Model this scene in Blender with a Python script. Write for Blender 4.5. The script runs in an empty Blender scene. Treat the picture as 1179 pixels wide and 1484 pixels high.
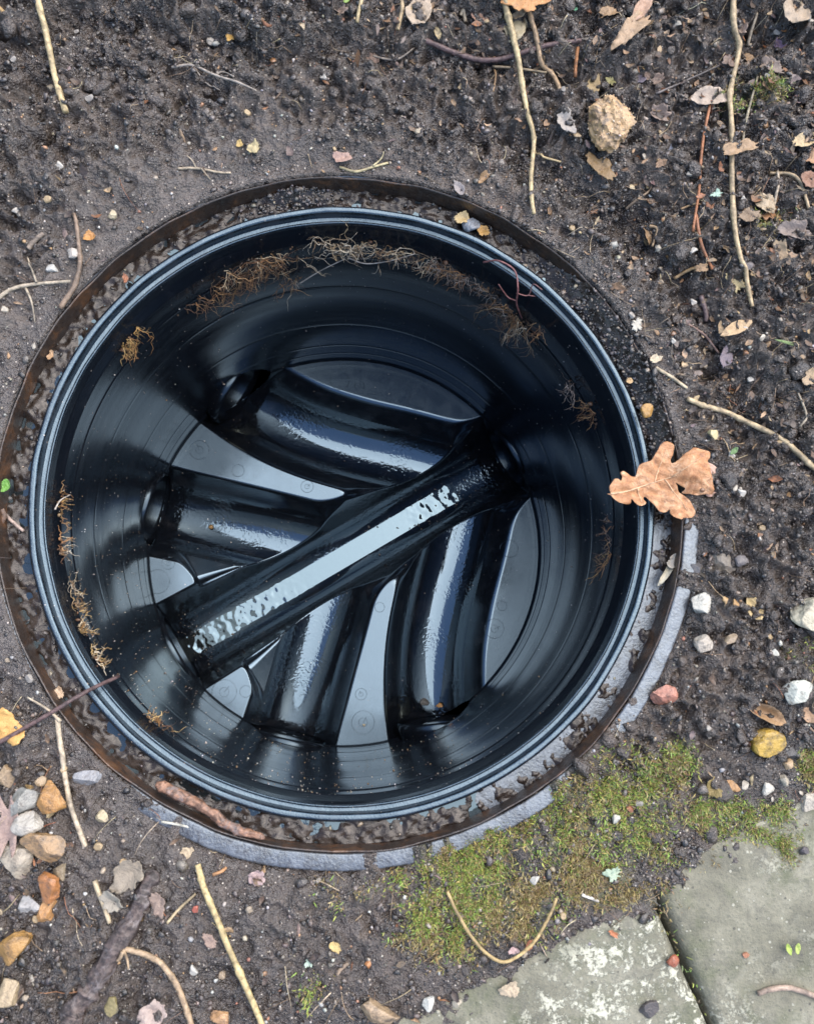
import bpy, bmesh, math, random
import numpy as np
from mathutils import Vector, Matrix
from mathutils.geometry import delaunay_2d_cdt

S = bpy.context.scene
COL = S.collection
rng = np.random.default_rng(11)
random.seed(11)

# ------------------------------------------------------------------ camera
R = np.array([[0.99678847, -0.00638908, -0.07982435],
              [-0.00638908, 0.98728946, -0.15880399],
              [0.07982435, 0.15880399, 0.98407793]])
CAM = np.array([-.0058, -.1041, .5718])
cam = bpy.data.objects.new('camera', bpy.data.cameras.new('camera'))
COL.objects.link(cam)
cam.matrix_world = Matrix(np.vstack([np.column_stack([R, CAM]), [0, 0, 0, 1]]).tolist())
cam.data.sensor_fit = 'VERTICAL'
cam.data.sensor_height = 24
cam.data.lens = 24 * 1165 / 1484
cam.data.clip_start = .01
cam.data.clip_end = 200
cam.data.dof.use_dof = True
cam.data.dof.focus_distance = .74
cam.data.dof.aperture_fstop = 8.5
S.camera = cam

# ------------------------------------------------------------------ light
SUN_EL, SUN_ROT = math.radians(58), math.radians(50)      # towards +x +y
W = bpy.data.worlds.new('World')
S.world = W
W.use_nodes = True
nt = W.node_tree
sky = nt.nodes.new('ShaderNodeTexSky')
sky.sky_type = 'NISHITA'
sky.sun_disc = False
sky.sun_elevation = SUN_EL
sky.sun_rotation = SUN_ROT
sky.air_density = 1.0
sky.dust_density = 1.6
sky.ozone_density = .6
nt.links.new(sky.outputs[0], nt.nodes['Background'].inputs[0])
nt.nodes['Background'].inputs[1].default_value = .135
sun = bpy.data.objects.new('sun', bpy.data.lights.new('sun', 'SUN'))
COL.objects.link(sun)
sun.data.energy = 1.7
sun.data.angle = math.radians(85)
sun.data.color = (1, .93, .83)
sd = Vector((math.sin(SUN_ROT) * math.cos(SUN_EL), math.cos(SUN_ROT) * math.cos(SUN_EL), math.sin(SUN_EL)))
sun.rotation_euler = sd.to_track_quat('Z', 'Y').to_euler()
S.view_settings.view_transform = 'Standard'
S.view_settings.look = 'None'
S.view_settings.exposure = 1.9
S.view_settings.gamma = 1
S.view_settings.use_curve_mapping = False
S.render.engine = 'CYCLES'
S.cycles.max_bounces = 8
S.cycles.use_denoising = True
S.cycles.denoising_prefilter = "ACCURATE"

# ------------------------------------------------------------------ helpers
def ray(px, py):
    return R @ np.array([px - 589.5, -(py - 742.0), -1165.0])

def at(px, py, z):
    r = ray(px, py)
    return CAM + r * ((z - CAM[2]) / r[2])

def wall_at(px, py, rad):
    """where the sight of a spot meets the shaft wall"""
    r = ray(px, py)
    a = r[0]**2 + r[1]**2
    b = 2 * (r[0] * CAM[0] + r[1] * CAM[1])
    c = CAM[0]**2 + CAM[1]**2 - rad**2
    t = (-b + math.sqrt(b * b - 4 * a * c)) / (2 * a)
    return CAM + r * t

def _h(ix, iy, iz, seed):
    n = (ix.astype(np.int64) * 374761393 + iy.astype(np.int64) * 668265263 + iz.astype(np.int64) * 2147483647 + seed * 974711) & 0xffffffff
    n = ((n ^ (n >> 13)) * 1274126177) & 0xffffffff
    n = (n ^ (n >> 16)) * 2246822519 & 0xffffffff
    return ((n ^ (n >> 15)) & 0xffff) / 65535.0

def vn(x, y, z=None, seed=0):
    """smooth value noise, -1..1"""
    x = np.asarray(x, float); y = np.asarray(y, float)
    z = np.zeros_like(x) if z is None else np.asarray(z, float)
    ix, iy, iz = np.floor(x), np.floor(y), np.floor(z)
    fx, fy, fz = x - ix, y - iy, z - iz
    fx, fy, fz = [f * f * f * (f * (f * 6 - 15) + 10) for f in (fx, fy, fz)]
    out = 0
    zs = (0, 1) if np.any(fz) else (0,)
    for dz in zs:
        wz = (fz if dz else 1 - fz)
        for dy in (0, 1):
            wy = fy if dy else 1 - fy
            for dx in (0, 1):
                out = out + (fx if dx else 1 - fx) * wy * wz * _h(ix + dx, iy + dy, iz + dz, seed)
    return out * 2 - 1

def fbm(x, y, lam, octs=3, seed=0, gain=.5):
    o, a, t = 0, 1, 0
    for k in range(octs):
        c, s = math.cos(k * 1.3 + .4), math.sin(k * 1.3 + .4)
        o = o + a * vn((c * x - s * y) / lam + 17.3 * k, (s * x + c * y) / lam - 9.1 * k, seed=seed + k)
        t += a; a *= gain; lam *= .49
    return o / t

def ss(a, b, x):
    t = np.clip((np.asarray(x, float) - a) / (b - a), 0, 1)
    return t * t * (3 - 2 * t)

def mesh(name, v, f, mat=None, parent=None, smooth=True, col=None, normals=None):
    m = bpy.data.meshes.new(name)
    v = np.asarray(v, float)
    if isinstance(f, np.ndarray):
        n, k = f.shape
        m.vertices.add(len(v)); m.vertices.foreach_set('co', v.ravel())
        m.loops.add(n * k); m.loops.foreach_set('vertex_index', f.astype(np.int32).ravel())
        m.polygons.add(n); m.polygons.foreach_set('loop_start', np.arange(0, n * k, k, dtype=np.int32))
        m.update(calc_edges=True); m.validate()
    else:
        m.from_pydata(v.tolist(), [], f)
    if smooth:
        m.polygons.foreach_set('use_smooth', [True] * len(m.polygons))
    if col is not None:
        a = m.color_attributes.new('Col', 'FLOAT_COLOR', 'POINT')
        c = np.ones((len(v), 4)); c[:, :np.shape(col)[1]] = col
        a.data.foreach_set('color', c.ravel())
    if normals is not None:
        m.normals_split_custom_set_from_vertices(normals.tolist())
    o = bpy.data.objects.new(name, m)
    COL.objects.link(o)
    if mat: m.materials.append(mat)
    if parent: o.parent = parent
    return o

def tag(o, label=None, cat=None, group=None, kind=None):
    if label: o['label'] = label
    if cat: o['category'] = cat
    if group: o['group'] = group
    if kind: o['kind'] = kind
    return o

def empty(name, loc, label, cat, group=None):
    o = bpy.data.objects.new(name, None)
    o.empty_display_size = .01
    o.location = loc
    COL.objects.link(o)
    return tag(o, label, cat, group)

def grid_faces(nu, nv, wrap=False):
    i = np.arange(nu if wrap else nu - 1)[:, None]; j = np.arange(nv - 1)[None, :]
    i2 = (i + 1) % nu
    return np.stack([i * nv + j, i2 * nv + j, i2 * nv + j + 1, i * nv + j + 1], -1).reshape(-1, 4)

def revolve(name, prof, mat, parent, n=256, a0=0, a1=None, jit=None):
    prof = np.array(prof, float)
    full = a1 is None
    a = np.linspace(0, 2 * np.pi, n, endpoint=False) if full else np.linspace(a0, a1, n)
    rr = np.broadcast_to(prof[:, 0][None], (n, len(prof))).copy(); zz = np.broadcast_to(prof[:, 1][None], (n, len(prof))).copy()
    if jit: rr, zz = jit(a[:, None] + 0 * rr, rr, zz)
    v = np.stack([rr * np.cos(a)[:, None], rr * np.sin(a)[:, None], zz], -1).reshape(-1, 3)
    return mesh(name, v, grid_faces(n, len(prof), full)[:, ::-1], mat, parent)

def fillet(pts, rad, k=4):
    """round the corners of a profile"""
    pts = [np.array(p, float) for p in pts]
    out = [pts[0]]
    for a, b, c in zip(pts, pts[1:], pts[2:]):
        d = min(rad, .45 * np.linalg.norm(a - b), .45 * np.linalg.norm(c - b))
        p, q = b + (a - b) / np.linalg.norm(a - b) * d, b + (c - b) / np.linalg.norm(c - b) * d
        for t in np.linspace(0, 1, k):
            out.append((1 - t)**2 * p + 2 * t * (1 - t) * b + t * t * q)
    out.append(pts[-1])
    return out

def catmull(P, n=6):
    P = np.asarray(P, float)
    Q = np.vstack([2 * P[0] - P[1], P, 2 * P[-1] - P[-2]])
    out = []
    for i in range(1, len(Q) - 2):
        p0, p1, p2, p3 = Q[i - 1], Q[i], Q[i + 1], Q[i + 2]
        for t in np.linspace(0, 1, n, endpoint=False):
            out.append(.5 * (2 * p1 + (p2 - p0) * t + (2 * p0 - 5 * p1 + 4 * p2 - p3) * t * t + (3 * p1 - p0 - 3 * p2 + p3) * t**3))
    out.append(Q[-2])
    return np.array(out)

def tube_geo(P, rad, sides=6, base=0):
    """vertices and faces of a tube along P with radii rad"""
    P = np.asarray(P, float); n = len(P)
    T = np.gradient(P, axis=0); T /= np.linalg.norm(T, axis=1)[:, None] + 1e-12
    ref = np.array([.31, .17, .93])
    A = np.cross(T, ref); A /= np.linalg.norm(A, axis=1)[:, None] + 1e-12
    B = np.cross(T, A)
    th = np.arange(sides) * 2 * np.pi / sides
    rad = np.broadcast_to(rad, n)
    V = P[:, None] + rad[:, None, None] * (np.cos(th)[None, :, None] * A[:, None] + np.sin(th)[None, :, None] * B[:, None])
    F = []
    for i in range(n - 1):
        for j in range(sides):
            k = (j + 1) % sides
            F.append((base + i * sides + j, base + i * sides + k, base + (i + 1) * sides + k, base + (i + 1) * sides + j))
    F.append(tuple(base + j for j in range(sides))[::-1]); F.append(tuple(base + (n - 1) * sides + j for j in range(sides)))
    return V.reshape(-1, 3), F

# ------------------------------------------------------------------ materials
class NB:
    def __init__(s, name):
        s.m = bpy.data.materials.new(name); s.m.use_nodes = True
        s.t = s.m.node_tree; s.b = s.t.nodes['Principled BSDF']
    def n(s, kind, **kw):
        x = s.t.nodes.new('ShaderNode' + kind)
        for k, v in kw.items():
            if k in x.inputs.keys(): s.set(x.inputs[k], v)
            else: setattr(x, k, v)
        return x
    def set(s, i, v):
        if isinstance(v, bpy.types.NodeSocket): s.t.links.new(v, i)
        else: i.default_value = v
    def co(s): return s.n('TexCoord').outputs['Object']
    def noise(s, scale, detail=4, rough=.55, vec=None, dist=0):
        x = s.n('TexNoise', Scale=scale, Detail=detail, Roughness=rough, Distortion=dist)
        s.set(x.inputs['Vector'], vec if vec is not None else s.co())
        return x.outputs['Fac']
    def ramp(s, f, stops):
        x = s.n('ValToRGB'); s.set(x.inputs[0], f); e = x.color_ramp.elements
        while len(e) < len(stops): e.new(.5)
        for k, (p, c) in zip(e, stops):
            k.position = p; k.color = (*c, 1) if isinstance(c, tuple) else (c, c, c, 1)
        return x.outputs[0]
    def mix(s, f, a, b, mode='MIX'):
        x = s.n('Mix', data_type='RGBA', blend_type=mode)
        s.set(x.inputs[0], f)
        for i, v in ((6, a), (7, b)):
            s.set(x.inputs[i], (*v, 1) if isinstance(v, tuple) and len(v) == 3 else v)
        return x.outputs[2]
    def math(s, op, a, b=0.0, clamp=False):
        x = s.n('Math', operation=op, use_clamp=clamp); s.set(x.inputs[0], a); s.set(x.inputs[1], b)
        return x.outputs[0]
    def bump(s, h, dist, strength=1.0, prev=None):
        x = s.n('Bump', Strength=strength, Distance=dist); s.set(x.inputs['Height'], h)
        if prev is not None: s.set(x.inputs['Normal'], prev)
        return x.outputs[0]
    def attr(s, name='Col'):
        return s.n('Attribute', attribute_name=name)
    def out(s, **kw):
        for k, v in kw.items():
            k = {'color': 'Base Color', 'rough': 'Roughness', 'ior': 'IOR', 'spec': 'Specular IOR Level', 'normal': 'Normal', 'coat': 'Coat Weight', 'coat_rough': 'Coat Roughness', 'aniso': 'Anisotropic', 'tint': 'Specular Tint'}.get(k, k)
            s.set(s.b.inputs[k], (*v, 1) if isinstance(v, tuple) and len(v) == 3 else v)
        return s.m

def soil_mat(name, wetter=0.0):
    b = NB(name); c = b.co()
    n1, n2, n3 = b.noise(14, 5, .6, c), b.noise(90, 5, .65, c), b.noise(520, 3, .6, c)
    col = b.ramp(b.math('ADD', b.math('MULTIPLY', n1, .55), b.math('MULTIPLY', n2, .5)), [(.38, (.0085, .0060, .0042)), (.5, (.026, .0185, .0135)), (.60, (.054, .040, .0305)), (.72, (.10, .078, .062))])
    col = b.mix(b.ramp(n3, [(.42, 0.0), (.75, .7)]), col, (.074, .058, .047))
    at_ = b.attr('Col')                     # red: moss ground, green: smooth wet mud
    sep = b.n('SeparateColor'); b.set(sep.inputs[0], at_.outputs['Color'])
    col = b.mix(sep.outputs[1], col, b.ramp(n2, [(.3, (.026, .0205, .0165)), (.7, (.082, .066, .056))]))
    mossc = b.ramp(n3, [(.3, (.028, .030, .010)), (.55, (.070, .076, .020)), (.8, (.13, .12, .035))])
    col = b.mix(b.math('MULTIPLY', sep.outputs[0], b.ramp(n2, [(.35, .35), (.55, 1.0)])), col, mossc)
    v = b.n('TexVoronoi', Scale=420); b.set(v.inputs['Vector'], c)
    grit = b.math('MULTIPLY', b.math('LESS_THAN', v.outputs['Distance'], .23), b.math('GREATER_THAN', b.n('SeparateColor', Color=v.outputs['Color']).outputs[0], .90))
    col = b.mix(grit, col, (.40, .36, .31))
    rough = b.ramp(b.noise(120, 3, .6, c), [(.36, .14), (.6, .38), (.8, .65)])
    nrm = b.bump(n3, .0022, 1.0, b.bump(n2, .005, .9))
    wet = b.ramp(b.noise(22, 4, .6, c, .5), [(.44, 0.0), (.6, 1.0)])
    rough = b.math('ADD', b.math('MULTIPLY', rough, .62), b.math('MULTIPLY', wet, .26))
    col = b.mix(b.math('MULTIPLY', wet, .35), b.mix(1.0, col, (.82, .80, .78), 'MULTIPLY'), b.mix(1.0, col, (1.3, 1.25, 1.2), 'MULTIPLY'))
    return b.out(color=col, rough=rough, normal=nrm, ior=1.62)

def mud_mat():
    b = NB('wet_mud'); c = b.co()
    n2, n3 = b.noise(120, 5, .65, c, .6), b.noise(600, 3, .6, c)
    col = b.ramp(n2, [(.3, (.009, .0065, .005)), (.5, (.017, .012, .009)), (.72, (.042, .033, .028))])
    col = b.mix(b.ramp(n3, [(.6, 0.0), (.78, .5)]), col, (.075, .060, .050))
    return b.out(color=col, rough=b.ramp(b.noise(180, 3, .6, c), [(.35, .05), (.62, .14), (.8, .35)]), normal=b.bump(n3, .0003, .35, b.bump(n2, .0014, .7)), ior=1.38)

def plastic(name, kind='wall'):
    b = NB(name); c = b.co()
    sx = b.n('SeparateXYZ'); b.set(sx.inputs[0], c)
    base = (.0035, .0045, .0065)
    n = b.noise(60, 5, .65, c); nf = b.noise(700, 3, .7, c)
    v = b.n('TexVoronoi', Scale=260); b.set(v.inputs['Vector'], c)
    r1 = b.n('SeparateColor', Color=v.outputs['Color']).outputs[0]
    size = b.math('MULTIPLY', r1, .19)
    sel = b.n('SeparateColor', Color=v.outputs['Color']).outputs[1]
    speck = b.math('MULTIPLY', b.math('LESS_THAN', v.outputs['Distance'], size), b.math('GREATER_THAN', sel, {'wall': .80, 'base': .86, 'trim': .7}[kind]))
    big = b.noise(9, 3, .5, c)
    col = b.mix(b.ramp(n, [(.5, 0.0), (.8, {'wall': .16, 'base': .30, 'trim': .7}[kind])]), base, (.035, .034, .036))
    col = b.mix(b.math('MULTIPLY', speck, b.ramp(big, [(.42, .25), (.6, .9)])), col, (.30, .25, .20))
    if kind == 'wall':
        m = b.n('Mapping'); b.set(m.inputs[0], c); m.inputs['Scale'].default_value = (.35, .35, 55)
        bands = b.noise(2.2, 4, .6, m.outputs[0])
        m2 = b.n('Mapping'); b.set(m2.inputs[0], c); m2.inputs['Scale'].default_value = (9, 9, 260)
        fine = b.noise(1.5, 3, .6, m2.outputs[0])
        col = b.mix(b.ramp(fine, [(.62, 0.0), (.72, .25)]), col, (.02, .022, .026))
        rough = b.math('ADD', b.ramp(bands, [(.3, .13), (.7, .24)]), b.math('MULTIPLY', speck, .5))
        nrm = b.bump(bands, .0008, .05, b.bump(nf, .0003, .08))
        return b.out(color=col, rough=rough, normal=nrm, ior=1.55, tint=(.60, .82, 1.0))
    if kind == 'base':
        low = b.ramp(sx.outputs[2], [(0, 0.0), (1, 1.0)])
        dr = b.noise(300, 1.2, .5, c)
        # the channels stay wetter and carry a film of silt drops, the benches are matt moulded plastic
        inch = b.math('LESS_THAN', sx.outputs[2], -.329)
        rough = b.mix(inch, b.ramp(n, [(.3, .12), (.7, .24)]), b.ramp(dr, [(.4, .05), (.6, .12)]))
        h = b.mix(inch, b.math('MULTIPLY', nf, .10), b.math('MULTIPLY', b.ramp(dr, [(.45, 0.0), (.62, 1.0)]), b.ramp(b.noise(26, 3, .5, c), [(.44, .03), (.66, 1.0)])))
        return b.out(color=col, rough=rough, normal=b.bump(h, .0004, .35), ior=2.0, tint=(.60, .82, 1.0))
    rough = b.ramp(n, [(.3, .16), (.7, .36)])
    return b.out(color=col, rough=rough, normal=b.bump(nf, .0005, .4, b.bump(n, .0015, .3)), ior=1.9, tint=(.60, .82, 1.0))

def stain_mat():
    b = NB('stained_plastic'); c = b.co()
    n, nf = b.noise(45, 5, .7, c, .4), b.noise(420, 3, .6, c)
    col = b.ramp(n, [(.3, (.008, .006, .005)), (.52, (.022, .012, .007)), (.66, (.070, .030, .011)), (.8, (.12, .08, .05))])
    return b.out(color=col, rough=b.ramp(nf, [(.3, .25), (.7, .6)]), normal=b.bump(nf, .001, .6), ior=1.6)

def flange_mat():
    b = NB('weathered_grey_plastic'); c = b.co()
    n, nf = b.noise(50, 5, .7, c), b.noise(500, 3, .6, c)
    col = b.ramp(n, [(.34, (.030, .028, .026)), (.5, (.070, .076, .086)), (.72, (.12, .125, .13))])
    col = b.mix(b.ramp(nf, [(.5, 0.0), (.7, .7)]), col, (.03, .025, .02))
    col = b.mix(b.ramp(b.noise(95, 6, .75, c, .5), [(.50, 0.0), (.62, .85)]), col, (.020, .0145, .011))
    return b.out(color=col, rough=b.ramp(n, [(.3, .2), (.7, .42)]), normal=b.bump(nf, .0008, .6, b.bump(n, .0015, .5)), ior=1.75, tint=(.75, .88, 1.0))

def water_mat(name, ior):
    b = NB(name); c = b.co()
    n = b.noise(170, 3, .5, c)
    return b.out(color=(.010, .012, .013), rough=.03, normal=b.bump(n, .0008, .12), ior=ior, tint=(.62, .86, 1.0))

def attr_mat(name, rough=(.4, .7), bump=.0006, scale=500, var=.5, spec=.5, trans=0):
    """colour from the pieces' own colours, broken up by grain"""
    b = NB(name); c = b.co()
    n = b.noise(scale, 4, .65, c)
    col = b.mix(1.0, b.attr('Col').outputs['Color'], b.ramp(n, [(.3, 1 - var), (.7, 1 + var * .5)]), 'MULTIPLY')
    return b.out(color=col, rough=b.ramp(n, [(.3, rough[0]), (.7, rough[1])]), normal=b.bump(n, bump, .8), spec=spec)

_mc = {}
def tone(kind, col):
    """leaf, stone, stem, bark in a given colour, with blotches, veins of grain and relief"""
    if kind == 'stone': col = (col[0] * 1.02, col[1] * .98, col[2] * .88)
    col = tuple(c * {'stone': .62, 'leaf': .68, 'stem': .66, 'bark': .75}[kind] for c in col)
    key = (kind, tuple(round(c, 3) for c in col))
    if key in _mc: return _mc[key]
    b = NB(kind); c = b.co(); col = tuple(col)
    dk = tuple(x * .38 for x in col); lt = tuple(min(.75, x * 1.5 + .02) for x in col)
    if kind == 'stone':
        n, nf = b.noise(110, 5, .65, c), b.noise(900, 3, .6, c)
        k = b.ramp(n, [(.30, dk), (.46, col), (.62, col), (.76, lt)])
        k = b.mix(b.ramp(b.noise(75, 5, .75, c, 1), [(.47, 0.0), (.64, .9)]), k, (.045, .034, .027))
        m = b.out(color=k, rough=b.ramp(n, [(.3, .25), (.7, .55)]), normal=b.bump(nf, .0005, .6, b.bump(n, .0025, .6)), spec=.5)
    elif kind == 'leaf':
        n, nf = b.noise(150, 5, .65, c, .5), b.noise(800, 3, .6, c)
        k = b.ramp(n, [(.28, dk), (.44, col), (.6, col), (.75, lt)])
        k = b.mix(b.ramp(nf, [(.62, 0.0), (.74, .6)]), k, tuple(x * .3 for x in col))
        m = b.out(color=k, rough=b.ramp(n, [(.3, .35), (.7, .6)]), normal=b.bump(nf, .0005, .6, b.bump(n, .0022, .8)), spec=.4)
    else:
        n, nf = b.noise(260, 4, .65, c), b.noise(900, 3, .6, c)
        k = b.ramp(n, [(.30, dk), (.48, col), (.72, lt)])
        k = b.mix(b.ramp(b.noise(48, 4, .7, c), [(.46, 0.0), (.66, .8)]), k, tuple(x * .35 + .01 for x in col))
        if kind == 'bark':
            k = b.mix(b.ramp(b.noise(130, 5, .75, c, .6), [(.48, 0.0), (.58, .9)]), k, tuple(x * .30 for x in col))
            k = b.mix(b.ramp(b.noise(75, 5, .75, c, .6), [(.52, 0.0), (.62, .8)]), k, (.13, .11, .105))
        m = b.out(color=k, rough=b.ramp(nf, [(.3, .35), (.7, .7)]), normal=b.bump(n, .0012, .8), spec=.4)
    _mc[key] = m
    return m

M_SOIL = soil_mat('soil')
M_MUD = mud_mat()
M_WALL = plastic('black_plastic_wall', 'wall')
M_BASE = plastic('black_plastic_base', 'base')
M_TRIM = plastic('black_plastic_trim', 'trim')
M_STAIN = stain_mat()
M_FLANGE = flange_mat()
M_WATER = water_mat('water', 2.1)
M_PUD = water_mat('muddy_water', 1.75)

# ------------------------------------------------------------------ ground
R_OUT = .2415              # inner face of the cover frame
E0 = at(934, 1266, .013)[:2]; E1 = at(1030, 1484, .013)[:2]
JD = (E1 - E0) / np.linalg.norm(E1 - E0)          # along the joint between the slabs
JN = np.array([-JD[1], JD[0]])                    # towards the right-hand slab
if JN[0] < 0: JN = -JN

def slab_in(x, y):
    """how far inside the paved corner a spot lies (metres, negative outside)"""
    a = (x - E0[0]) * JD[0] + (y - E0[1]) * JD[1]
    c = (x - E0[0]) * JN[0] + (y - E0[1]) * JN[1]
    return np.where(c > 0, a, a - .012), c

MOSS = [(900, 1150, 120, 70, 1.), (800, 1200, 110, 60, 1.), (690, 1240, 110, 50, .9), (640, 1330, 80, 70, .95), (720, 1310, 110, 60, .85), (870, 1230, 140, 60, .9), (960, 1110, 60, 60, .9),
        (560, 1280, 70, 30, .6), (470, 1300, 60, 40, .35), (440, 1430, 60, 50, .5), (1030, 1180, 80, 50, .75), (1135, 1210, 28, 60, 1.), (1170, 1110, 30, 40, .7), (1150, 950, 45, 34, .75),
        (990, 1250, 60, 30, .7), (1000, 1400, 10, 40, .4), (1065, 165, 70, 45, .62), (1100, 330, 50, 45, .55), (930, 40, 40, 30, .25), (985, 1010, 40, 40, .25), (1179, 60, 30, 40, .4), (300, 1330, 40, 40, .15), (1085, 1212, 70, 16, .9), (890, 1290, 90, 26, .95), (960, 1300, 40, 26, .9), (700, 1180, 60, 20, .6), (560, 1420, 60, 40, .3), (1110, 1175, 40, 25, .6)]
MOSSW = [(at(a, b_, .012)[:2], c / 2050, d / 2050, w) for a, b_, c, d, w in MOSS]

def moss_mask(x, y):
    m = np.zeros_like(x)
    for p, a, b_, w in MOSSW:
        m = np.maximum(m, w * np.exp(-((x - p[0]) / a)**2 - ((y - p[1]) / b_)**2))
    m = m * (1 + .9 * fbm(x, y, .026, 4, 60, .62)) - .16
    return ss(.10, .85, m) * (.55 + .45 * ss(-.3, .3, fbm(x, y, .014, 3, 65)))

def ang_in(a, lo, hi, soft):
    """1 inside an arc given in degrees"""
    d = (np.degrees(a) - (lo + hi) / 2 + 180) % 360 - 180
    return 1 - ss((hi - lo) / 2 - soft, (hi - lo) / 2 + soft, np.abs(d))

def ground_z(x, y, full=False):
    x = np.asarray(x, float); y = np.asarray(y, float)
    r = np.hypot(x, y); a = np.arctan2(y, x)
    g = .0150 + .006 * fbm(x, y, .16, 2, 1)
    up = ss(.05, .40, y) * .012 + ss(.2, .42, x) * ss(-.2, .2, y) * .022
    g = g + up
    # the furrow scraped round the frame and the shelves above it
    fur = np.exp(-((r - .292 - .010 * vn(np.cos(a) * 3, np.sin(a) * 3, seed=5)) / .016)**2) * ang_in(a, 5, 75, 12)
    g = g - .013 * fur
    w = y - .315 - .05 * vn(x / .16, x * 0 + 3, seed=6) - .012 * vn(x / .04, x * 0 + 3, seed=16)
    g = g + .010 * ss(-.012, .014, w) - .006 * np.exp(-((w + .008) / .010)**2) * ss(.30, .1, x)
    w2 = y - .370 - .04 * vn(x / .11, x * 0 + 8, seed=7)
    g = g + .010 * ss(-.008, .008, w2)
    smooth = ang_in(a, 95, 205, 14) * np.exp(-((r - .255) / .045)**2) + .8 * ang_in(a, 80, 100, 14) * np.exp(-((r - .25) / .02)**2) + .7 * ang_in(a, 195, 262, 10) * np.exp(-((r - .27) / .05)**2)
    smooth = np.clip(smooth * (1 + .6 * fbm(x, y, .025, 2, 70)), 0, 1)
    rough = 1 - .5 * smooth
    c1 = fbm(x, y, .030, 3, 10)
    c2 = 1 - np.abs(fbm(x, y, .013, 2, 20)) * 2
    xr, yr = x * .82 - y * .57 + .003 * c1, x * .57 + y * .82 + .003 * c2
    c3 = 1 - np.abs(vn(xr / .0062 + 3, yr / .0062, seed=30)) * 2
    xr, yr = x * .45 + y * .89, y * .45 - x * .89
    c4 = vn(xr / .0034, yr / .0034 + 5, seed=40)
    flat = ss(-.17, -.24, y)                       # trodden earth by the slabs
    g = g + rough * (1 - .45 * flat) * (.0085 * c1 + .0058 * c2 + .0034 * c3 + .0018 * c4 - .010 * ss(.15, .8, fbm(x, y, .021, 3, 25)))
    # levels at the frame: the flange shows from lower left round to the right
    expo = ang_in(a, 236, 356, 9) * (1 - ang_in(a, 307, 318, 3)) * ss(.9, .2, vn(np.cos(a) * 16, np.sin(a) * 16, seed=8))
    near = np.exp(-np.maximum(r - .252, 0) / .012)
    lev = np.where(expo > .5, .0085, .0165)
    lev = .0140 * (1 - expo) + (.0076 + .0032 * fbm(x, y, .030, 3, 80)) * expo * ss(.275, .2515, r) + .0135 * expo * ss(.2515, .275, r)
    g = g * (1 - near) + (lev + .15 * (g - .015) + .0006 * c3 * (1 - smooth)) * near
    # slabs: earth laps over their edges, then dives under them
    d, c = slab_in(x, y)
    lap = d - .018 - .016 * fbm(x, y, .035, 3, 50) - .004 * c3
    jo = np.abs(c) < .006
    g = np.where(d > -.08, g * (1 - ss(-.08, -.01, d)) + (.0135 + .0020 * c1 + .0010 * c3 + .0006 * c4) * ss(-.08, -.01, d), g)
    g = g - .03 * ss(-.004, .006, lap)
    if not full: return g
    mm = moss_mask(x, y) * (1 - ss(0, .02, lap))
    return g, mm, smooth

def gp(px, py, dz=0.0):
    """the spot on the ground seen at a place of the photograph"""
    z = .015
    for _ in range(6):
        p = at(px, py, z)
        z = float(ground_z(p[0], p[1]))
    p[2] = z + dz
    return p

hstep = .00135
xs = np.arange(-.40, .48, hstep); ys = np.arange(-.50, .50, hstep)
X, Y = np.meshgrid(xs, ys, indexing='ij')
rr = np.hypot(X, Y)
snap = (rr < R_OUT + .0009) & (rr > R_OUT - .0016)
f = np.where(snap, (R_OUT + .0009) / np.maximum(rr, 1e-6), 1)
X2, Y2 = X * f, Y * f
Z, MM, SM = ground_z(X2, Y2, True)
edge = np.minimum(np.minimum(X - xs[0], xs[-1] - X), np.minimum(Y - ys[0], ys[-1] - Y))
Z = Z * ss(0, .05, edge) + .012 * (1 - ss(0, .05, edge))
Z = np.where(snap, np.minimum(Z, .0112), Z)
keep = rr > R_OUT - .0016
V = np.stack([X2, Y2, Z], -1).reshape(-1, 3)
Fg = grid_faces(len(xs), len(ys))
Fg = Fg[keep.ravel()[Fg].all(1)]
used = np.unique(Fg); remap = np.full(len(V), -1); remap[used] = np.arange(len(used))
colr = np.stack([MM.ravel(), SM.ravel(), 0 * MM.ravel()], -1)[used]
ground = tag(mesh('ground', V[used], remap[Fg], M_SOIL, col=colr), 'dark wet trodden soil round the chamber', kind='structure')
# the ground beyond, to the horizon
bm = []
n_ = 24
def ring_pts(x0, x1, y0, y1):
    t = np.linspace(0, 1, n_, endpoint=False)
    return np.vstack([np.c_[x0 + (x1 - x0) * t, 0 * t + y0], np.c_[0 * t + x1, y0 + (y1 - y0) * t], np.c_[x1 - (x1 - x0) * t, 0 * t + y1], np.c_[0 * t + x0, y1 - (y1 - y0) * t]])
rings = [np.c_[ring_pts(xs[0] + .01, xs[-1] - .01, ys[0] + .01, ys[-1] - .01), np.full(4 * n_, .004)]]
for k in (.1, .4, 1.5, 6, 25, 80):
    p = ring_pts(xs[0] - k, xs[-1] + k, ys[0] - k, ys[-1] + k)
    rings.append(np.c_[p, .011 + .02 * min(k, 1) * fbm(p[:, 0], p[:, 1], .5 + k * .3, 2, 3)])
vv = np.stack(rings, 1).reshape(-1, 3)
tag(mesh('ground_beyond', vv, grid_faces(4 * n_, len(rings), True), M_SOIL, col=np.zeros((len(vv), 3))), kind='structure')

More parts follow.
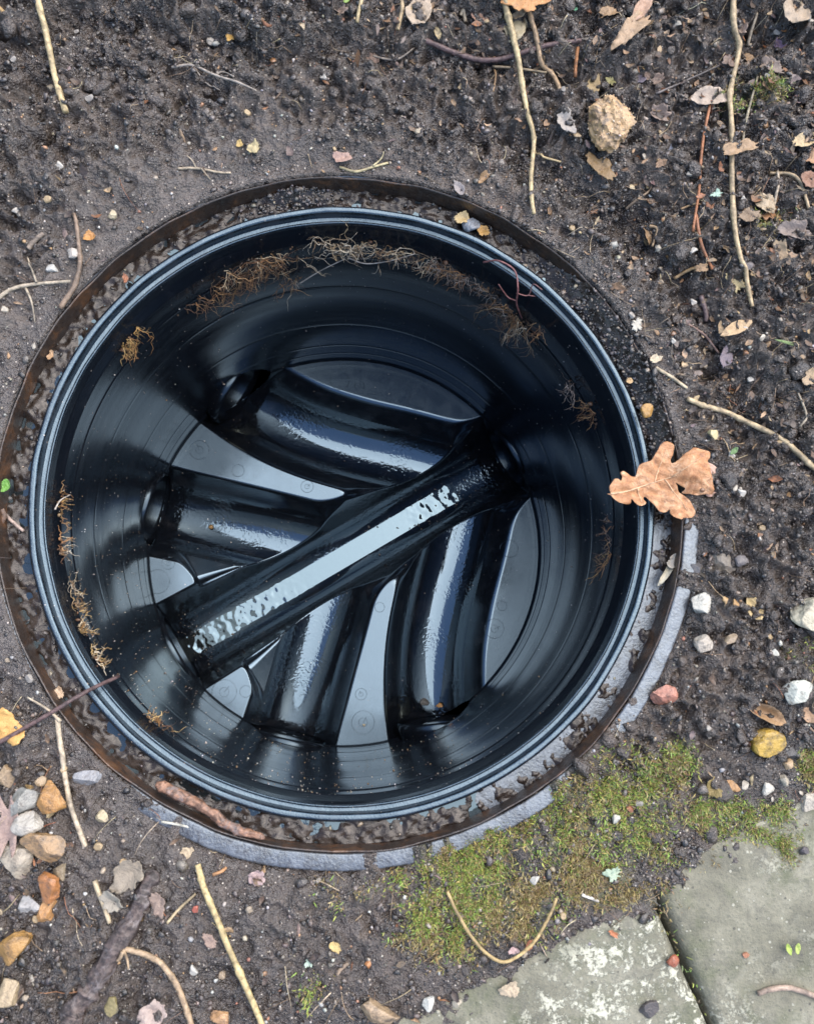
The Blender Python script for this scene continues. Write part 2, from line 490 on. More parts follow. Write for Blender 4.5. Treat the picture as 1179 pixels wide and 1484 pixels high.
# ------------------------------------------------------------------ paving slabs
def slab_mat():
    b = NB('paving_stone'); c = b.co()
    n1, n2, n3 = b.noise(16, 4, .6, c), b.noise(110, 5, .65, c), b.noise(700, 3, .6, c)
    col = b.ramp(b.math('ADD', b.math('MULTIPLY', n1, .6), b.math('MULTIPLY', n2, .4)), [(.36, (.070, .066, .045)), (.5, (.124, .117, .082)), (.62, (.178, .168, .124))])
    col = b.mix(b.ramp(n3, [(.58, 0.0), (.72, .6)]), col, (.05, .05, .042))
    v = b.n('TexVoronoi', Scale=330); b.set(v.inputs['Vector'], c)
    vc = b.n('SeparateColor', Color=v.outputs['Color'])
    dots = b.math('MULTIPLY', b.math('LESS_THAN', v.outputs['Distance'], b.math('MULTIPLY', vc.outputs[1], .36)), b.math('GREATER_THAN', vc.outputs[0], .62))
    col = b.mix(b.math('MULTIPLY', dots, .7), col, b.mix(b.math('GREATER_THAN', vc.outputs[2], .55), (.035, .034, .028), (.30, .29, .23)))
    col = b.mix(b.ramp(b.noise(55, 5, .75, c, .5), [(.52, 0.0), (.68, .55)]), col, (.045, .043, .034))
    alg = b.noise(30, 5, .7, c)
    col = b.mix(b.ramp(alg, [(.48, 0.0), (.66, .7)]), col, (.055, .062, .028))
    lich = b.math('MULTIPLY', b.ramp(b.math('ADD', b.math('MULTIPLY', b.noise(330, 6, .8, c, .4), .55), b.math('MULTIPLY', b.noise(70, 5, .7, c, .4), .5)), [(.53, 0.0), (.575, .95)]), b.ramp(b.math('ADD', b.noise(11, 3, .55, c), b.math('MULTIPLY', b.attr('Col').outputs['Fac'], .42)), [(.54, 0.0), (.74, 1.0)]))
    col = b.mix(lich, col, (.36, .35, .27))
    h = b.math('ADD', b.math('ADD', b.math('MULTIPLY', n3, .5), b.math('MULTIPLY', dots, .4)), b.math('MULTIPLY', lich, .5))
    return b.out(color=col, rough=b.ramp(n2, [(.3, .5), (.7, .8)]), normal=b.bump(h, .0012, .8, b.bump(n2, .003, .6)), spec=.4)
M_SLAB = slab_mat()

def make_slab(c0, c1, a0, a1, top, tilt, seed, label, lich):
    """a slab between c0..c1 across and a0..a1 along the joint"""
    nu, nv = 110, 90
    cs = np.linspace(c0, c1, nu); as_ = np.linspace(a0, a1, nv)
    Cc, Aa = np.meshgrid(cs, as_, indexing='ij')
    ed = np.minimum(np.minimum(Cc - c0, c1 - Cc), np.minimum(Aa - a0, a1 - Aa))
    zt = top + tilt * (Cc - c0) + .0007 * fbm(Cc, Aa, .03, 3, seed) + .0004 * fbm(Cc, Aa, .008, 2, seed + 9) - .004 * np.exp(-ed / .0022) * (1 + .6 * fbm(Cc, Aa, .015, 2, seed + 3))
    xy = E0[None, None] + Cc[..., None] * JN + Aa[..., None] * JD
    V = np.concatenate([xy, zt[..., None]], -1).reshape(-1, 3)
    F = grid_faces(nu, nv)
    bnd = [i * nv for i in range(nu)] + [(nu - 1) * nv + j for j in range(1, nv)] + [i * nv + nv - 1 for i in range(nu - 2, -1, -1)] + [j for j in range(nv - 2, 0, -1)]
    low = V[bnd].copy(); low[:, 2] = top - .05
    V2 = np.vstack([V, low]); k = len(bnd)
    skirt = [[bnd[i], len(V) + i, len(V) + (i + 1) % k, bnd[(i + 1) % k]] for i in range(k)]
    F = np.vstack([F, np.array(skirt)])
    cen = V2.mean(0)
    V2[:, :2] -= cen[:2]
    fade = np.clip(1 - np.r_[((Cc - lich[0])**2 + (Aa - lich[1])**2).ravel(), np.full(k, 9.)] / lich[2]**2, 0, 1)
    o = mesh('paving_slab', V2, F, M_SLAB, col=np.repeat(fade[:, None], 3, 1))
    o.location = (cen[0], cen[1], 0)
    return tag(o, label, 'paving slab', 'paving slabs at the foot of the bed')
make_slab(.0027, .42, 0, .40, .0140, -.004, 3, 'grey stone slab right of the dark joint with a tongue of moss on its upper edge', (.5, .4, .1))
make_slab(-.42, -.0027, .012, .40, .0132, .003, 8, 'stone slab left of the dark joint, crusted with whitish lichen', (-.05, .085, .10))

# ------------------------------------------------------------------ inspection chamber
ch = empty('inspection_chamber', (0, 0, 0), 'round black plastic inspection chamber sunk open in the soil, channels in its floor', 'inspection chamber')
ZB = -.305                     # bench level at the wall
RB = .2125
DEPTH = .066
RC = .038

def wob(s, az, ar):
    def j(a, r, z):
        return r + ar * vn(np.cos(a) * 9, np.sin(a) * 9 + z * 90, seed=s), z + az * vn(np.cos(a) * 14 + 5, np.sin(a) * 14, seed=s + 1)
    return j
# outer frame: flange, upstand and the bed under the mud
revolve('flange', fillet([(.2535, -.02), (.2535, .0118), (.2422, .0118), (.2422, .008)], .0016), M_FLANGE, ch, 320, jit=wob(1, .0004, .0006))
revolve('frame_upstand', fillet([(.2421, .0108), (.2411, .0128), (.2402, .012), (.2396, -.0085)], .0007), M_STAIN, ch, 320, jit=wob(3, .0010, .0008))
def bedj(a, r, z):
    return r, z + .0036 * ang_in(a, -75, 8, 12)
revolve('frame_bed', [(.2400, -.0090), (.2315, -.0088), (.2230, -.0090)], M_FLANGE, ch, 240, jit=bedj)
revolve('sealing_lip', fillet([(.2258, -.009), (.2250, -.0006), (.2232, .0006), (.2206, .0003), (.2198, -.0010), (.2192, -.0085)], .0006), M_TRIM, ch, 320, jit=wob(5, .0004, .0004))
revolve('sealing_ridge', fillet([(.2194, -.0075), (.2168, -.0082), (.2158, -.0074), (.2151, -.0080), (.2149, -.0105), (.2160, -.0125)], .0005), M_TRIM, ch, 320, jit=wob(7, .0003, .0003))
revolve('riser', fillet([(.2158, -.0118), (.2150, -.020), (.2128, -.031), (.2122, -.0325), (.2140, -.0335)], .001), M_WALL, ch, 320)

# shaft wall with openings for the pipes
UV = np.array([.8597, .5108]); NV_ = np.array([-.5108, .8597])
OFF = -.003
def loc2w(s, t): return UV * s + NV_ * (t + OFF)
LINES = {}
LINES['main'] = np.array([(-.245, 0), (-.12, 0), (0, 0), (.12, 0), (.245, 0)])
Ac = [(-.046, .270), (-.027, .230), (-.007, .186), (.023, .139), (.061, .096), (.105, .054), (.152, .006)]
Bc = [(-.205, .190), (-.160, .144), (-.11, .095), (-.06, .047), (-.012, 0)]
LINES['a'] = catmull(Ac, 6); LINES['b'] = catmull(Bc, 6)
LINES['d'] = LINES['a'] * [1, -1]; LINES['c'] = LINES['b'] * [1, -1]
for k in LINES: LINES[k] = np.array([loc2w(s, t) for s, t in LINES[k]])
CB = np.array([-.002, .000])

def dist_line(x, y, P):
    d = np.full(x.shape, 9.)
    for p, q in zip(P, P[1:]):
        e = q - p; L = e @ e
        t = np.clip(((x - p[0]) * e[0] + (y - p[1]) * e[1]) / L, 0, 1)
        d = np.minimum(d, np.hypot(x - p[0] - t * e[0], y - p[1] - t * e[1]))
    return d

def chan(d, fall=0, steep=3.1):
    a = RC - np.sqrt(np.maximum(RC**2 - np.minimum(d, .033)**2, 1e-9))
    s33 = RC - math.sqrt(RC**2 - .033**2)
    return np.where(d < .033, a, s33 + (d - .033) * steep) + fall

BRF = .026                  # how far the branches lie above the main channel's floor
RCB = .045
def chan_b(d, steep):
    a = RCB - np.sqrt(np.maximum(RCB**2 - np.minimum(d, .038)**2, 1e-9))
    s38 = RCB - math.sqrt(RCB**2 - .038**2)
    return BRF + np.where(d < .038, a, s38 + (d - .038) * steep)

def smin(a, b, k):
    h = np.clip(.5 + .5 * (b - a) / k, 0, 1)
    return b * (1 - h) + a * h - k * h * (1 - h)

def base_z(x, y):
    r = np.hypot(x, y)
    ds = {k: dist_line(x, y, P) for k, P in LINES.items()}
    zi = ZB - DEPTH
    s = x * UV[0] + y * UV[1]
    bench = ZB - (.004 + .06 * ss(-.08, -.14, s)) * (RB - r)
    t = np.abs(x * NV_[0] + y * NV_[1] - OFF)
    # past the two small benches the bank towards the main channel is only a low slope
    low = ss(.006, -.006, t + .9 * s) * ss(-.166, -.156, s)
    outer = ss(-.01, .01, .718 * s + .696 * t - .1115)  # the outer banks lean back further
    zc = {k: zi + (chan(d, 0, 2.5) if k == 'main' else chan_b(d, 1.6 - 1.15 * low if k in 'bc' else 1.6 - .55 * outer)) for k, d in ds.items()}
    zz = zc['main']
    for k in 'abcd': zz = smin(zz, zc[k], .003 + .026 * ss(.040, .060, np.minimum(zz, zc[k]) - zi))
    z = smin(zz, bench, .0036)
    return z, ds, zz, bench

st = .00105
g1 = np.arange(-.216, .2161, st)
GX, GY = np.meshgrid(g1, g1, indexing='ij')
r_ = np.hypot(GX, GY)
f_ = np.where(r_ > RB + .0012, (RB + .0012) / r_, 1)
in_ = r_ < RB + .0012 + st * 1.5
PX, PY = GX * f_, GY * f_
BZ, DS, ZC, BEN = base_z(PX, PY)
e = 3e-4
zx = (base_z(PX + e, PY)[0] - base_z(PX - e, PY)[0]) / (2 * e); zy = (base_z(PX, PY + e)[0] - base_z(PX, PY - e)[0]) / (2 * e)
NN = np.stack([-zx, -zy, np.ones_like(zx)], -1); NN /= np.linalg.norm(NN, axis=-1)[..., None]
BV = np.stack([PX, PY, BZ], -1).reshape(-1, 3); NN = NN.reshape(-1, 3)
BF = grid_faces(len(g1), len(g1))
BF = BF[in_.ravel()[BF].all(1)]
names = ['main', 'a', 'b', 'c', 'd']
near = np.argmin(np.stack([DS[k] + (0 if k == 'main' else .002) for k in names]), 0).ravel()
isb = (ZC > BEN - .0012).ravel()
fb = isb[BF].sum(1) >= 3
fc = BF.mean(1)
cen = BV[BF].mean(1)
def part_of(mask, name, parent):
    F = BF[mask]; u = np.unique(F); rm = np.full(len(BV), -1); rm[u] = np.arange(len(u))
    return mesh(name, BV[u], rm[F], M_BASE, parent, normals=NN[u])
nearf = near[BF[:, 0]]
base = part_of(~fb & (nearf == 0), 'chamber_base', ch)
for i in (1, 2, 3, 4): part_of(~fb & (nearf == i), 'branch_channel', base)
# benches: six raised floors between the channels
proj_t = cen[:, :2] @ NV_ - OFF; proj_s = cen[:, :2] @ UV
side = proj_t > 0
def left_of(P, c):
    """signed side of a channel line"""
    i = np.argmin(((P[None, :-1] + P[None, 1:]) / 2 * 1.0 - c[:, None])[..., 0]**2 + (((P[None, :-1] + P[None, 1:]) / 2) - c[:, None])[..., 1]**2, 1)
    dd = P[1:] - P[:-1]
    q = c - P[i]
    return dd[i][:, 0] * q[:, 1] - dd[i][:, 1] * q[:, 0] > 0
cb = cen[:, :2]
la, lb, lc, ld = (left_of(LINES[k], cb) for k in 'abcd')
for m in (side & la, side & ~la & lb, side & ~lb, ~side & ~ld, ~side & ld & ~lc, ~side & lc):
    mm_ = fb & m
    if mm_.sum() > 20: part_of(mm_, 'bench', base)
    fb = fb & ~m
if fb.sum() > 0: part_of(fb, 'bench', base)

na, nz = 520, 150
aa = np.linspace(0, 2 * np.pi, na, endpoint=False)
zw = np.r_[-.0335, np.linspace(-.036, ZB - DEPTH - .012, nz - 1)]
def wall_r(z):
    z = np.asarray(z)
    r = .2142 + .0008 * ss(-.036, -.07, z) - .0018 * ss(-.07, -.30, z)
    for zz, w, h in ((-.062, .0010, .0007), (-.120, .0015, .0002), (-.205, .0010, .00025), (-.262, .0012, .0004), (-.285, .0010, .0003), (-.3025, .0012, .0014)):
        r = r - h * np.exp(-((z - zz) / w)**2)
    return r + .00018 * np.sin(z * 90)
zw = np.unique(np.r_[zw, np.concatenate([np.linspace(q - .003, q + .003, 9) for q in (-.062, -.12, -.205, -.262, -.285, -.3025)])])[::-1]
nz = len(zw)
WR = np.broadcast_to(wall_r(zw)[None], (na, nz)) + .0004 * vn(np.cos(aa) * 2.5, np.sin(aa) * 2.5, seed=4)[:, None]
WV = np.stack([WR * np.cos(aa)[:, None], WR * np.sin(aa)[:, None], np.broadcast_to(zw, (na, nz))], -1)
WF = grid_faces(na, nz, True)[:, ::-1]
ends = []
for k, P in LINES.items():
    if k == 'main': ends += [(P[0], P[1] - P[0]), (P[-1], P[-2] - P[-1])]
    else: ends.append((P[0], P[2] - P[0]))
stub = []
AX = ZB - DEPTH + RC + .002
fcen = WV.reshape(-1, 3)[WF].mean(1)
hole = np.zeros(len(WF), bool)
for pi_, (p, d) in enumerate(ends):
    ax = AX + (BRF if pi_ > 1 else 0)
    d = d / np.linalg.norm(d)
    # where the pipe's axis crosses the wall
    b_ = p @ d; c_ = p @ p - .2125**2
    t = -b_ - math.sqrt(b_ * b_ - c_)
    q = p + d * t
    nrm = np.array([-d[1], d[0]])
    hole |= (np.hypot((fcen[:, :2] - q) @ nrm, fcen[:, 2] - ax) < RC + .0015) & (np.linalg.norm(fcen[:, :2] - q, axis=1) < .08)
    stub.append((q, d, ax))
mesh('shaft_wall', WV.reshape(-1, 3), WF[~hole], M_WALL, ch)
for i, (q, d, AX) in enumerate(stub):
    nrm = np.array([-d[1], d[0]])
    th = np.linspace(0, 2 * np.pi, 56, endpoint=False)
    rows = []
    for off, rad in ((.012, RC + .0006), (.006, RC + .0032), (-.004, RC + .0034), (-.010, RC + .0006), (-.06, RC + .0006), (-.14, RC + .0006), (-.14, .0005)):
        c = q + d * off
        if off > 0: c = q + d * (off * .35)
        rows.append(np.c_[c[0] + nrm[0] * rad * np.cos(th), c[1] + nrm[1] * rad * np.cos(th), AX + rad * np.sin(th)])
    v = np.stack(rows, 1).reshape(-1, 3)
    mesh('pipe_socket', v, grid_faces(56, len(rows), True), M_WALL, base)

# moulded marks on the benches
def mark(px, py, rpx, hand):
    z = ZB
    for _ in range(5):
        p = at(px, py, z); z = float(base_z(np.array([p[0]]), np.array([p[1]]))[0][0])
    rad = rpx * .875 / 1165
    V, F = [], []
    def ringg(c, r, t):
        th = np.linspace(0, 2 * np.pi, 29)[:-1]
        P = np.c_[c[0] + r * np.cos(th), c[1] + r * np.sin(th), np.zeros(28)]
        P[:, 2] = base_z(P[:, 0], P[:, 1])[0] + .0002
        v, f = tube_geo(np.vstack([P, P[:1]]), t, 5, sum(map(len, V))); V.append(v); F.extend(f)
    ringg(p, rad, .00024)
    if hand:
        ringg(p, rad * .38, .0002)
        q = np.array([p, p + [rad * .6 * math.cos(hand), rad * .6 * math.sin(hand), 0]])
        q = np.linspace(q[0], q[1], 5); q[:, 2] = base_z(q[:, 0], q[:, 1])[0] + .0003
        v, f = tube_geo(q, .00024, 5, sum(map(len, V))); V.append(v); F.extend(f)
    mesh('moulded_mark', np.vstack(V), F, M_BASE, base)
for a in ((289, 652, 14, 2.), (345, 682, 9, 0), (445, 705, 9, .6), (228, 843, 17, 0), (244, 816, 9, 1.2), (325, 1003, 17, .9), (526, 1047, 16, 1.), (523, 1006, 8, 2.), (550, 880, 7, 0),
          (492, 552, 14, 0), (521, 559, 7, 1.5), (604, 582, 13, 0), (738, 795, 13, 0), (716, 911, 14, .4), (727, 878, 7, 0), (356, 1002, 8, 0)):
    mark(*a)

# water lying in the main channel and two trickles
def water_strip(name, P, lev, half, label):
    P = catmull(np.asarray(P), 22); n = len(P)
    T = np.gradient(P, axis=0); T /= np.linalg.norm(T, axis=1)[:, None]; Nn = np.c_[-T[:, 1], T[:, 0]]
    w = np.linspace(-half, half, 26)
    xy = P[:, None] + w[None, :, None] * Nn[:, None]
    s = np.linspace(0, 1, n)[:, None]
    rip = .00075 * np.clip(ss(.52, .22, s) + .6 * ss(.78, .86, s), 0, 1) * fbm(xy[..., 0], xy[..., 1], .0075, 2, 90)
    z = lev + rip + .000015 * fbm(xy[..., 0], xy[..., 1], .02, 2, 91)
    return tag(mesh(name, np.concatenate([xy, z[..., None]], -1).reshape(-1, 3), grid_faces(n, 26), M_WATER), label, kind='structure')
water_strip('water', [loc2w(s, 0) for s in np.linspace(-.216, .150, 24)], ZB - DEPTH + .0019, .0155, 'still water lying along the bottom of the main channel')

# mud smeared over the frame bed, with puddles
def mud_z(x, y):
    rd = np.hypot(x, y); aa = np.arctan2(y, x)
    t = (rd - .2248) / .015
    lump = fbm(x, y, .0085, 2, 100)
    cover = ang_in(aa, 2, 46, 7)                       # earth slumped over the upstand
    clump = np.exp(-((aa - math.radians(101)) / .085)**2)
    leftm = ang_in(aa, 130, 262, 15)
    zm = -.0054 + .0016 * t + (.0013 + .0009 * leftm) * lump + .0005 * fbm(x, y, .0042, 2, 107) + .0003 * vn(x / .0028, y / .0028, seed=101) + .0007 * vn(x / .0045, y / .0045, seed=105)
    bare = ang_in(aa, -72, 6, 10)
    zm = zm - .0020 * bare * ss(-.3, .5, fbm(x, y, .014, 4, 104, .65) + .08)
    zm = zm - .0022 * ss(.75, 1.0, t) * (1 - cover) * ss(.1, -.3, lump + .2)
    zm = zm + cover * (.017 * np.maximum(t, 0)**1.5 + .0022 * lump + .0012 * vn(x / .004, y / .004, seed=106))
    zm = zm + clump * (.008 * ss(.1, .9, t) + .002 * lump)
    return np.where(t < .12, np.minimum(zm, -.004 + .01 * t), zm)
na, nr = 1300, 34
aa = np.linspace(0, 2 * np.pi, na, endpoint=False)[:, None]
rd = np.linspace(.2248, .2398, nr)[None]
x, y = rd * np.cos(aa), rd * np.sin(aa)
zm = mud_z(x, y)
tag(mesh('mud', np.stack([x, y, zm], -1).reshape(-1, 3), grid_faces(na, nr, True)[:, ::-1], M_MUD), 'lumpy wet brown mud smeared round the frame bed', kind='stuff')
revolve('puddle', [(.2397, -.0056), (.2255, -.0056)], M_PUD, None, 200)
tag(bpy.data.objects['puddle'], 'thin film of water pooled round the frame bed', kind='structure')
#@@PART2
# ------------------------------------------------------------------ crumbs, litter, moss (nobody could count these)
t_ = (1 + 5**.5) / 2
ICO_V = np.array([(-1, t_, 0), (1, t_, 0), (-1, -t_, 0), (1, -t_, 0), (0, -1, t_), (0, 1, t_), (0, -1, -t_), (0, 1, -t_), (t_, 0, -1), (t_, 0, 1), (-t_, 0, -1), (-t_, 0, 1)]) / 1.902
ICO_F = np.array([(0, 11, 5), (0, 5, 1), (0, 1, 7), (0, 7, 10), (0, 10, 11), (1, 5, 9), (5, 11, 4), (11, 10, 2), (10, 7, 6), (7, 1, 8), (3, 9, 4), (3, 4, 2), (3, 2, 6), (3, 6, 8), (3, 8, 9), (4, 9, 5), (2, 4, 11), (6, 2, 10), (8, 6, 7), (9, 8, 1)])

def rand_xy(n, dens=None):
    """spots on the open ground"""
    out = []
    while sum(map(len, out)) < n:
        p = np.c_[rng.uniform(-.33, .42, n), rng.uniform(-.44, .44, n)]
        r = np.hypot(p[:, 0], p[:, 1])
        d, c = slab_in(p[:, 0], p[:, 1])
        k = (r > .2435) & (d < .012 + .02 * rng.random(n))
        if dens is not None: k &= rng.random(n) < dens(p[:, 0], p[:, 1])
        out.append(p[k])
    return np.vstack(out)[:n]

def rot_rand(n):
    q = rng.normal(size=(n, 4)); q /= np.linalg.norm(q, axis=1)[:, None]
    w, x, y, z = q.T
    return np.stack([np.stack([1 - 2 * (y * y + z * z), 2 * (x * y - z * w), 2 * (x * z + y * w)], -1), np.stack([2 * (x * y + z * w), 1 - 2 * (x * x + z * z), 2 * (y * z - x * w)], -1), np.stack([2 * (x * z - y * w), 2 * (y * z + x * w), 1 - 2 * (x * x + y * y)], -1)], 1)

def lumps(P, size, flat=.75):
    n = len(P)
    v = ICO_V[None] * rng.uniform(.5, 1.3, (n, 12, 1)) * rng.uniform(.55, 1.35, (n, 1, 3)) * size[:, None, None]
    v = np.einsum('nij,nkj->nki', rot_rand(n), v)
    v[..., 2] *= flat
    v += P[:, None]
    return v.reshape(-1, 3), (ICO_F[None] + 12 * np.arange(n)[:, None, None]).reshape(-1, 3)

def palette(n, cols, wts, var=.25):
    cols = np.array(cols); k = rng.choice(len(cols), n, p=np.array(wts) / np.sum(wts))
    return np.clip(cols[k] * rng.uniform(1 - var, 1 + var, (n, 1)) * rng.uniform(.93, 1.07, (n, 3)), 0, .85)

M_CRUMB = attr_mat('soil_crumb', (.12, .5), .0008, 700, .6, .8)
def rough_dens(x, y):
    _, _, sm = ground_z(x, y, True)
    return (1 - .8 * sm) * (.12 + .88 * ss(-.25, .35, fbm(x, y, .016, 3, 64)))
p = rand_xy(38000, rough_dens)
sz = np.exp(rng.normal(math.log(.00088), .50, len(p))); sz = np.minimum(sz, .005)
P = np.c_[p, ground_z(p[:, 0], p[:, 1]) + sz * .12]
v, f = lumps(P, sz, .6)
c = palette(len(p), [(.025, .0175, .0125), (.054, .040, .031), (.012, .0085, .006), (.092, .073, .058), (.18, .145, .11), (.18, .09, .035)], [34, 30, 22, 11, 3, 1])
# crumbs that rolled onto the frame, most where the earth slumped over it
na_ = 1700
an = np.r_[np.radians(rng.normal(26, 16, 1000)), np.radians(rng.normal(101, 5, 350)), rng.uniform(0, 6.28, na_ - 1350)]
ra = rng.uniform(.2262, .2405, na_)
xy = np.c_[ra * np.cos(an), ra * np.sin(an)]
sz2 = np.minimum(np.exp(rng.normal(math.log(.0009), .5, na_)), .003)
v2, f2 = lumps(np.c_[xy, mud_z(xy[:, 0], xy[:, 1]) + sz2 * .3], sz2)
f = np.vstack([f, f2 + len(v)]); v = np.vstack([v, v2])
c = np.vstack([c, palette(na_, [(.026, .021, .018), (.060, .050, .045), (.014, .011, .009), (.12, .10, .09), (.24, .19, .14)], [30, 30, 20, 10, 6])])
tag(mesh('soil_crumbs', v, f, M_CRUMB, col=np.repeat(c, 12, 0), smooth=False), 'loose crumbs of dark wet soil', kind='stuff')
ic = bmesh.new(); bmesh.ops.create_icosphere(ic, subdivisions=2, radius=1)
CV = np.array([q.co[:] for q in ic.verts]); CF = np.array([[q.index for q in f_.verts] for f_ in ic.faces]); ic.free()
n_c = 1500
p = rand_xy(n_c, lambda x, y: rough_dens(x, y) * (.25 + .75 * np.maximum(ss(.12, .3, x), ss(.22, .32, y))) * (1 - moss_mask(x, y)))
sz = np.minimum(np.exp(rng.normal(math.log(.0028), .38, n_c)), .0075)
v = CV[None] * rng.uniform(.6, 1.3, (n_c, 1, 3))
off = rng.uniform(0, 99, (n_c, 1))
v = v * (1 + .34 * vn(CV[None, :, 0] * 1.5 + off, CV[None, :, 1] * 1.5 + off, CV[None, :, 2] * 1.5 + .01, 66) + .16 * vn(CV[None, :, 0] * 4 + off, CV[None, :, 1] * 4, CV[None, :, 2] * 4 + .01, 67))[..., None]
v = np.einsum('nij,nkj->nki', rot_rand(n_c), v) * sz[:, None, None]
v[..., 2] *= .7
v += np.c_[p, ground_z(p[:, 0], p[:, 1]) + sz * .05][:, None]
v = v.reshape(-1, 3); f = (CF[None] + len(CV) * np.arange(n_c)[:, None, None]).reshape(-1, 3)
tag(mesh('soil_clods', v, f, M_SOIL, col=np.zeros((len(v), 3))), 'clods of wet dark earth', kind='stuff')
p = rand_xy(2600)
sz = np.exp(rng.normal(math.log(.0008), .4, len(p))); sz = np.minimum(sz, .0026)
P = np.c_[p, ground_z(p[:, 0], p[:, 1]) + sz * .5]
v, f = lumps(P, sz)
c = palette(len(p), [(.36, .34, .30), (.24, .20, .155), (.28, .17, .085), (.20, .195, .19), (.24, .11, .07)], [20, 36, 16, 20, 6])
tag(mesh('grit', v, f, attr_mat('grit', (.25, .5), .0004, 900, .4), col=np.repeat(c, 12, 0), smooth=False), 'pale grit and sand grains in the soil', kind='stuff')

# shreds of leaf
def shreds(n, dens, lo, hi):
    p = rand_xy(n, dens)
    L = rng.uniform(lo, hi, n); Wd = L * rng.uniform(.15, .7, n)
    u, w = np.meshgrid(np.linspace(-.5, .5, 4), np.linspace(-.5, .5, 3), indexing='ij')
    taper = (1 - (2 * u)**2 * .75)
    v = np.zeros((n, 12, 3))
    v[..., 0] = (u.ravel()[None] + rng.normal(0, .03, (n, 12))) * L[:, None]
    v[..., 1] = (w * taper).ravel()[None] * Wd[:, None] * rng.uniform(.7, 1.3, (n, 12))
    v[..., 2] = L[:, None] * (rng.uniform(-.5, 1.2, (n, 1)) * (u.ravel()[None]**2) + rng.uniform(-.9, .9, (n, 1)) * (w.ravel()[None]**2)) + rng.normal(0, .00025, (n, 12))
    yaw = rng.uniform(0, 6.28, n); ti = rng.normal(0, .3, n)
    v[..., 2] += v[..., 0] * np.tan(ti)[:, None]
    x = v[..., 0] * np.cos(yaw)[:, None] - v[..., 1] * np.sin(yaw)[:, None]; y = v[..., 0] * np.sin(yaw)[:, None] + v[..., 1] * np.cos(yaw)[:, None]
    v[..., 0], v[..., 1] = x, y
    v += np.c_[p, ground_z(p[:, 0], p[:, 1]) + .0012][:, None]
    top = v; bot = v - [0, 0, .00025]
    f = grid_faces(4, 3)
    nv = 12
    A = (f[None] + 24 * np.arange(n)[:, None, None]); B = (f[None, :, ::-1] + 12 + 24 * np.arange(n)[:, None, None])
    return np.concatenate([top, bot], 1).reshape(-1, 3), np.concatenate([A, B], 1).reshape(-1, 4)
def lit_dens(x, y):
    return np.clip(.05 + ss(.13, .32, x) * ss(-.12, .10, y) * .6 + ss(.28, .37, y) * ss(-.15, .05, x) * .6 + ss(-.12, -.24, x) * ss(-.12, -.25, y) * .3, 0, 1)
v, f = shreds(2600, lit_dens, .0016, .0085)
c = palette(2600, [(.085, .052, .028), (.19, .115, .055), (.045, .031, .022), (.27, .19, .11), (.16, .065, .022), (.12, .085, .075)], [30, 18, 25, 10, 8, 12])
M_LIT = attr_mat('leaf_shred', (.35, .65), .0008, 450, .7)
tag(mesh('leaf_litter', v, f, M_LIT, col=np.repeat(c, 24, 0)), 'small shreds of rotted leaf lying in the soil', kind='stuff')

# thin rootlets and stems too fine to pick apart
V, F, Cc, nb = [], [], [], 0
p = rand_xy(900, lambda x, y: np.clip(lit_dens(x, y) + .12, 0, 1))
for q in p:
    n = 6; L = rng.uniform(.006, .032); a = rng.uniform(0, 6.28); b_ = rng.normal(0, .5)
    s = np.linspace(0, 1, n)
    th = a + b_ * s
    xy = q + np.c_[np.cumsum(np.cos(th)), np.cumsum(np.sin(th))] * L / n
    P = np.c_[xy, ground_z(xy[:, 0], xy[:, 1]) + .0009 + rng.uniform(0, .002) * np.sin(s * 3.1)]
    v, f = tube_geo(P, rng.uniform(.00018, .00045) * (1 - .5 * s), 4, nb); nb += len(v)
    V.append(v); F += f; Cc.append(np.repeat(palette(1, [(.30, .22, .13), (.14, .09, .055), (.07, .05, .04), (.42, .34, .22), (.24, .10, .05)], [30, 30, 20, 14, 8]), len(v), 0))
tag(mesh('rootlets', np.vstack(V), F, M_LIT, col=np.vstack(Cc)), 'fine broken rootlets and stems lying on the soil', kind='stuff')

# moss
def moss_blades(n):
    out = []
    while sum(map(len, out)) < n:
        p = np.c_[rng.uniform(-.33, .40, n * 3), rng.uniform(-.42, .42, n * 3)]
        d, c = slab_in(p[:, 0], p[:, 1])
        m = moss_mask(p[:, 0], p[:, 1]) * (1 - ss(.025, .05, d))
        jm = np.exp(-(c / .004)**2) * ss(-.01, .01, d) * ss(.13, .05, d) * .015
        clump = ss(-.35, .3, fbm(p[:, 0], p[:, 1], .009, 2, 61))
        k = (np.hypot(p[:, 0], p[:, 1]) > .247) & (rng.random(len(p)) < (m + jm) * (.10 + .90 * clump))
        out.append(p[k])
    return np.vstack(out)[:n]
nM = 40000
p = moss_blades(nM)
hgt = rng.uniform(.0014, .0048, nM) * (.7 + .5 * ss(-.5, .5, fbm(p[:, 0], p[:, 1], .012, 2, 62)))
z0 = np.maximum(ground_z(p[:, 0], p[:, 1]), np.where(slab_in(p[:, 0], p[:, 1])[0] > .004, .0128, -1)) - .0003
th = rng.uniform(0, 6.28, nM); lean = rng.uniform(.1, 1.3, nM); bend = rng.uniform(0, .6, nM)
wd = rng.uniform(.00018, .00042, nM)
dx = np.c_[np.cos(th), np.sin(th), 0 * th]; px_ = np.c_[-np.sin(th), np.cos(th), 0 * th]; up = np.array([0, 0, 1.])
b0 = np.c_[p, z0]
mid = b0 + hgt[:, None] * .55 * (np.sin(lean)[:, None] * dx + np.cos(lean)[:, None] * up)
tip = mid + hgt[:, None] * .5 * (np.sin(lean + bend)[:, None] * dx + np.cos(lean + bend)[:, None] * up)
V = np.stack([b0 - px_ * wd[:, None], b0 + px_ * wd[:, None], mid + px_ * wd[:, None] * 1.1, mid - px_ * wd[:, None] * 1.1, tip], 1)
k = 5 * np.arange(nM)
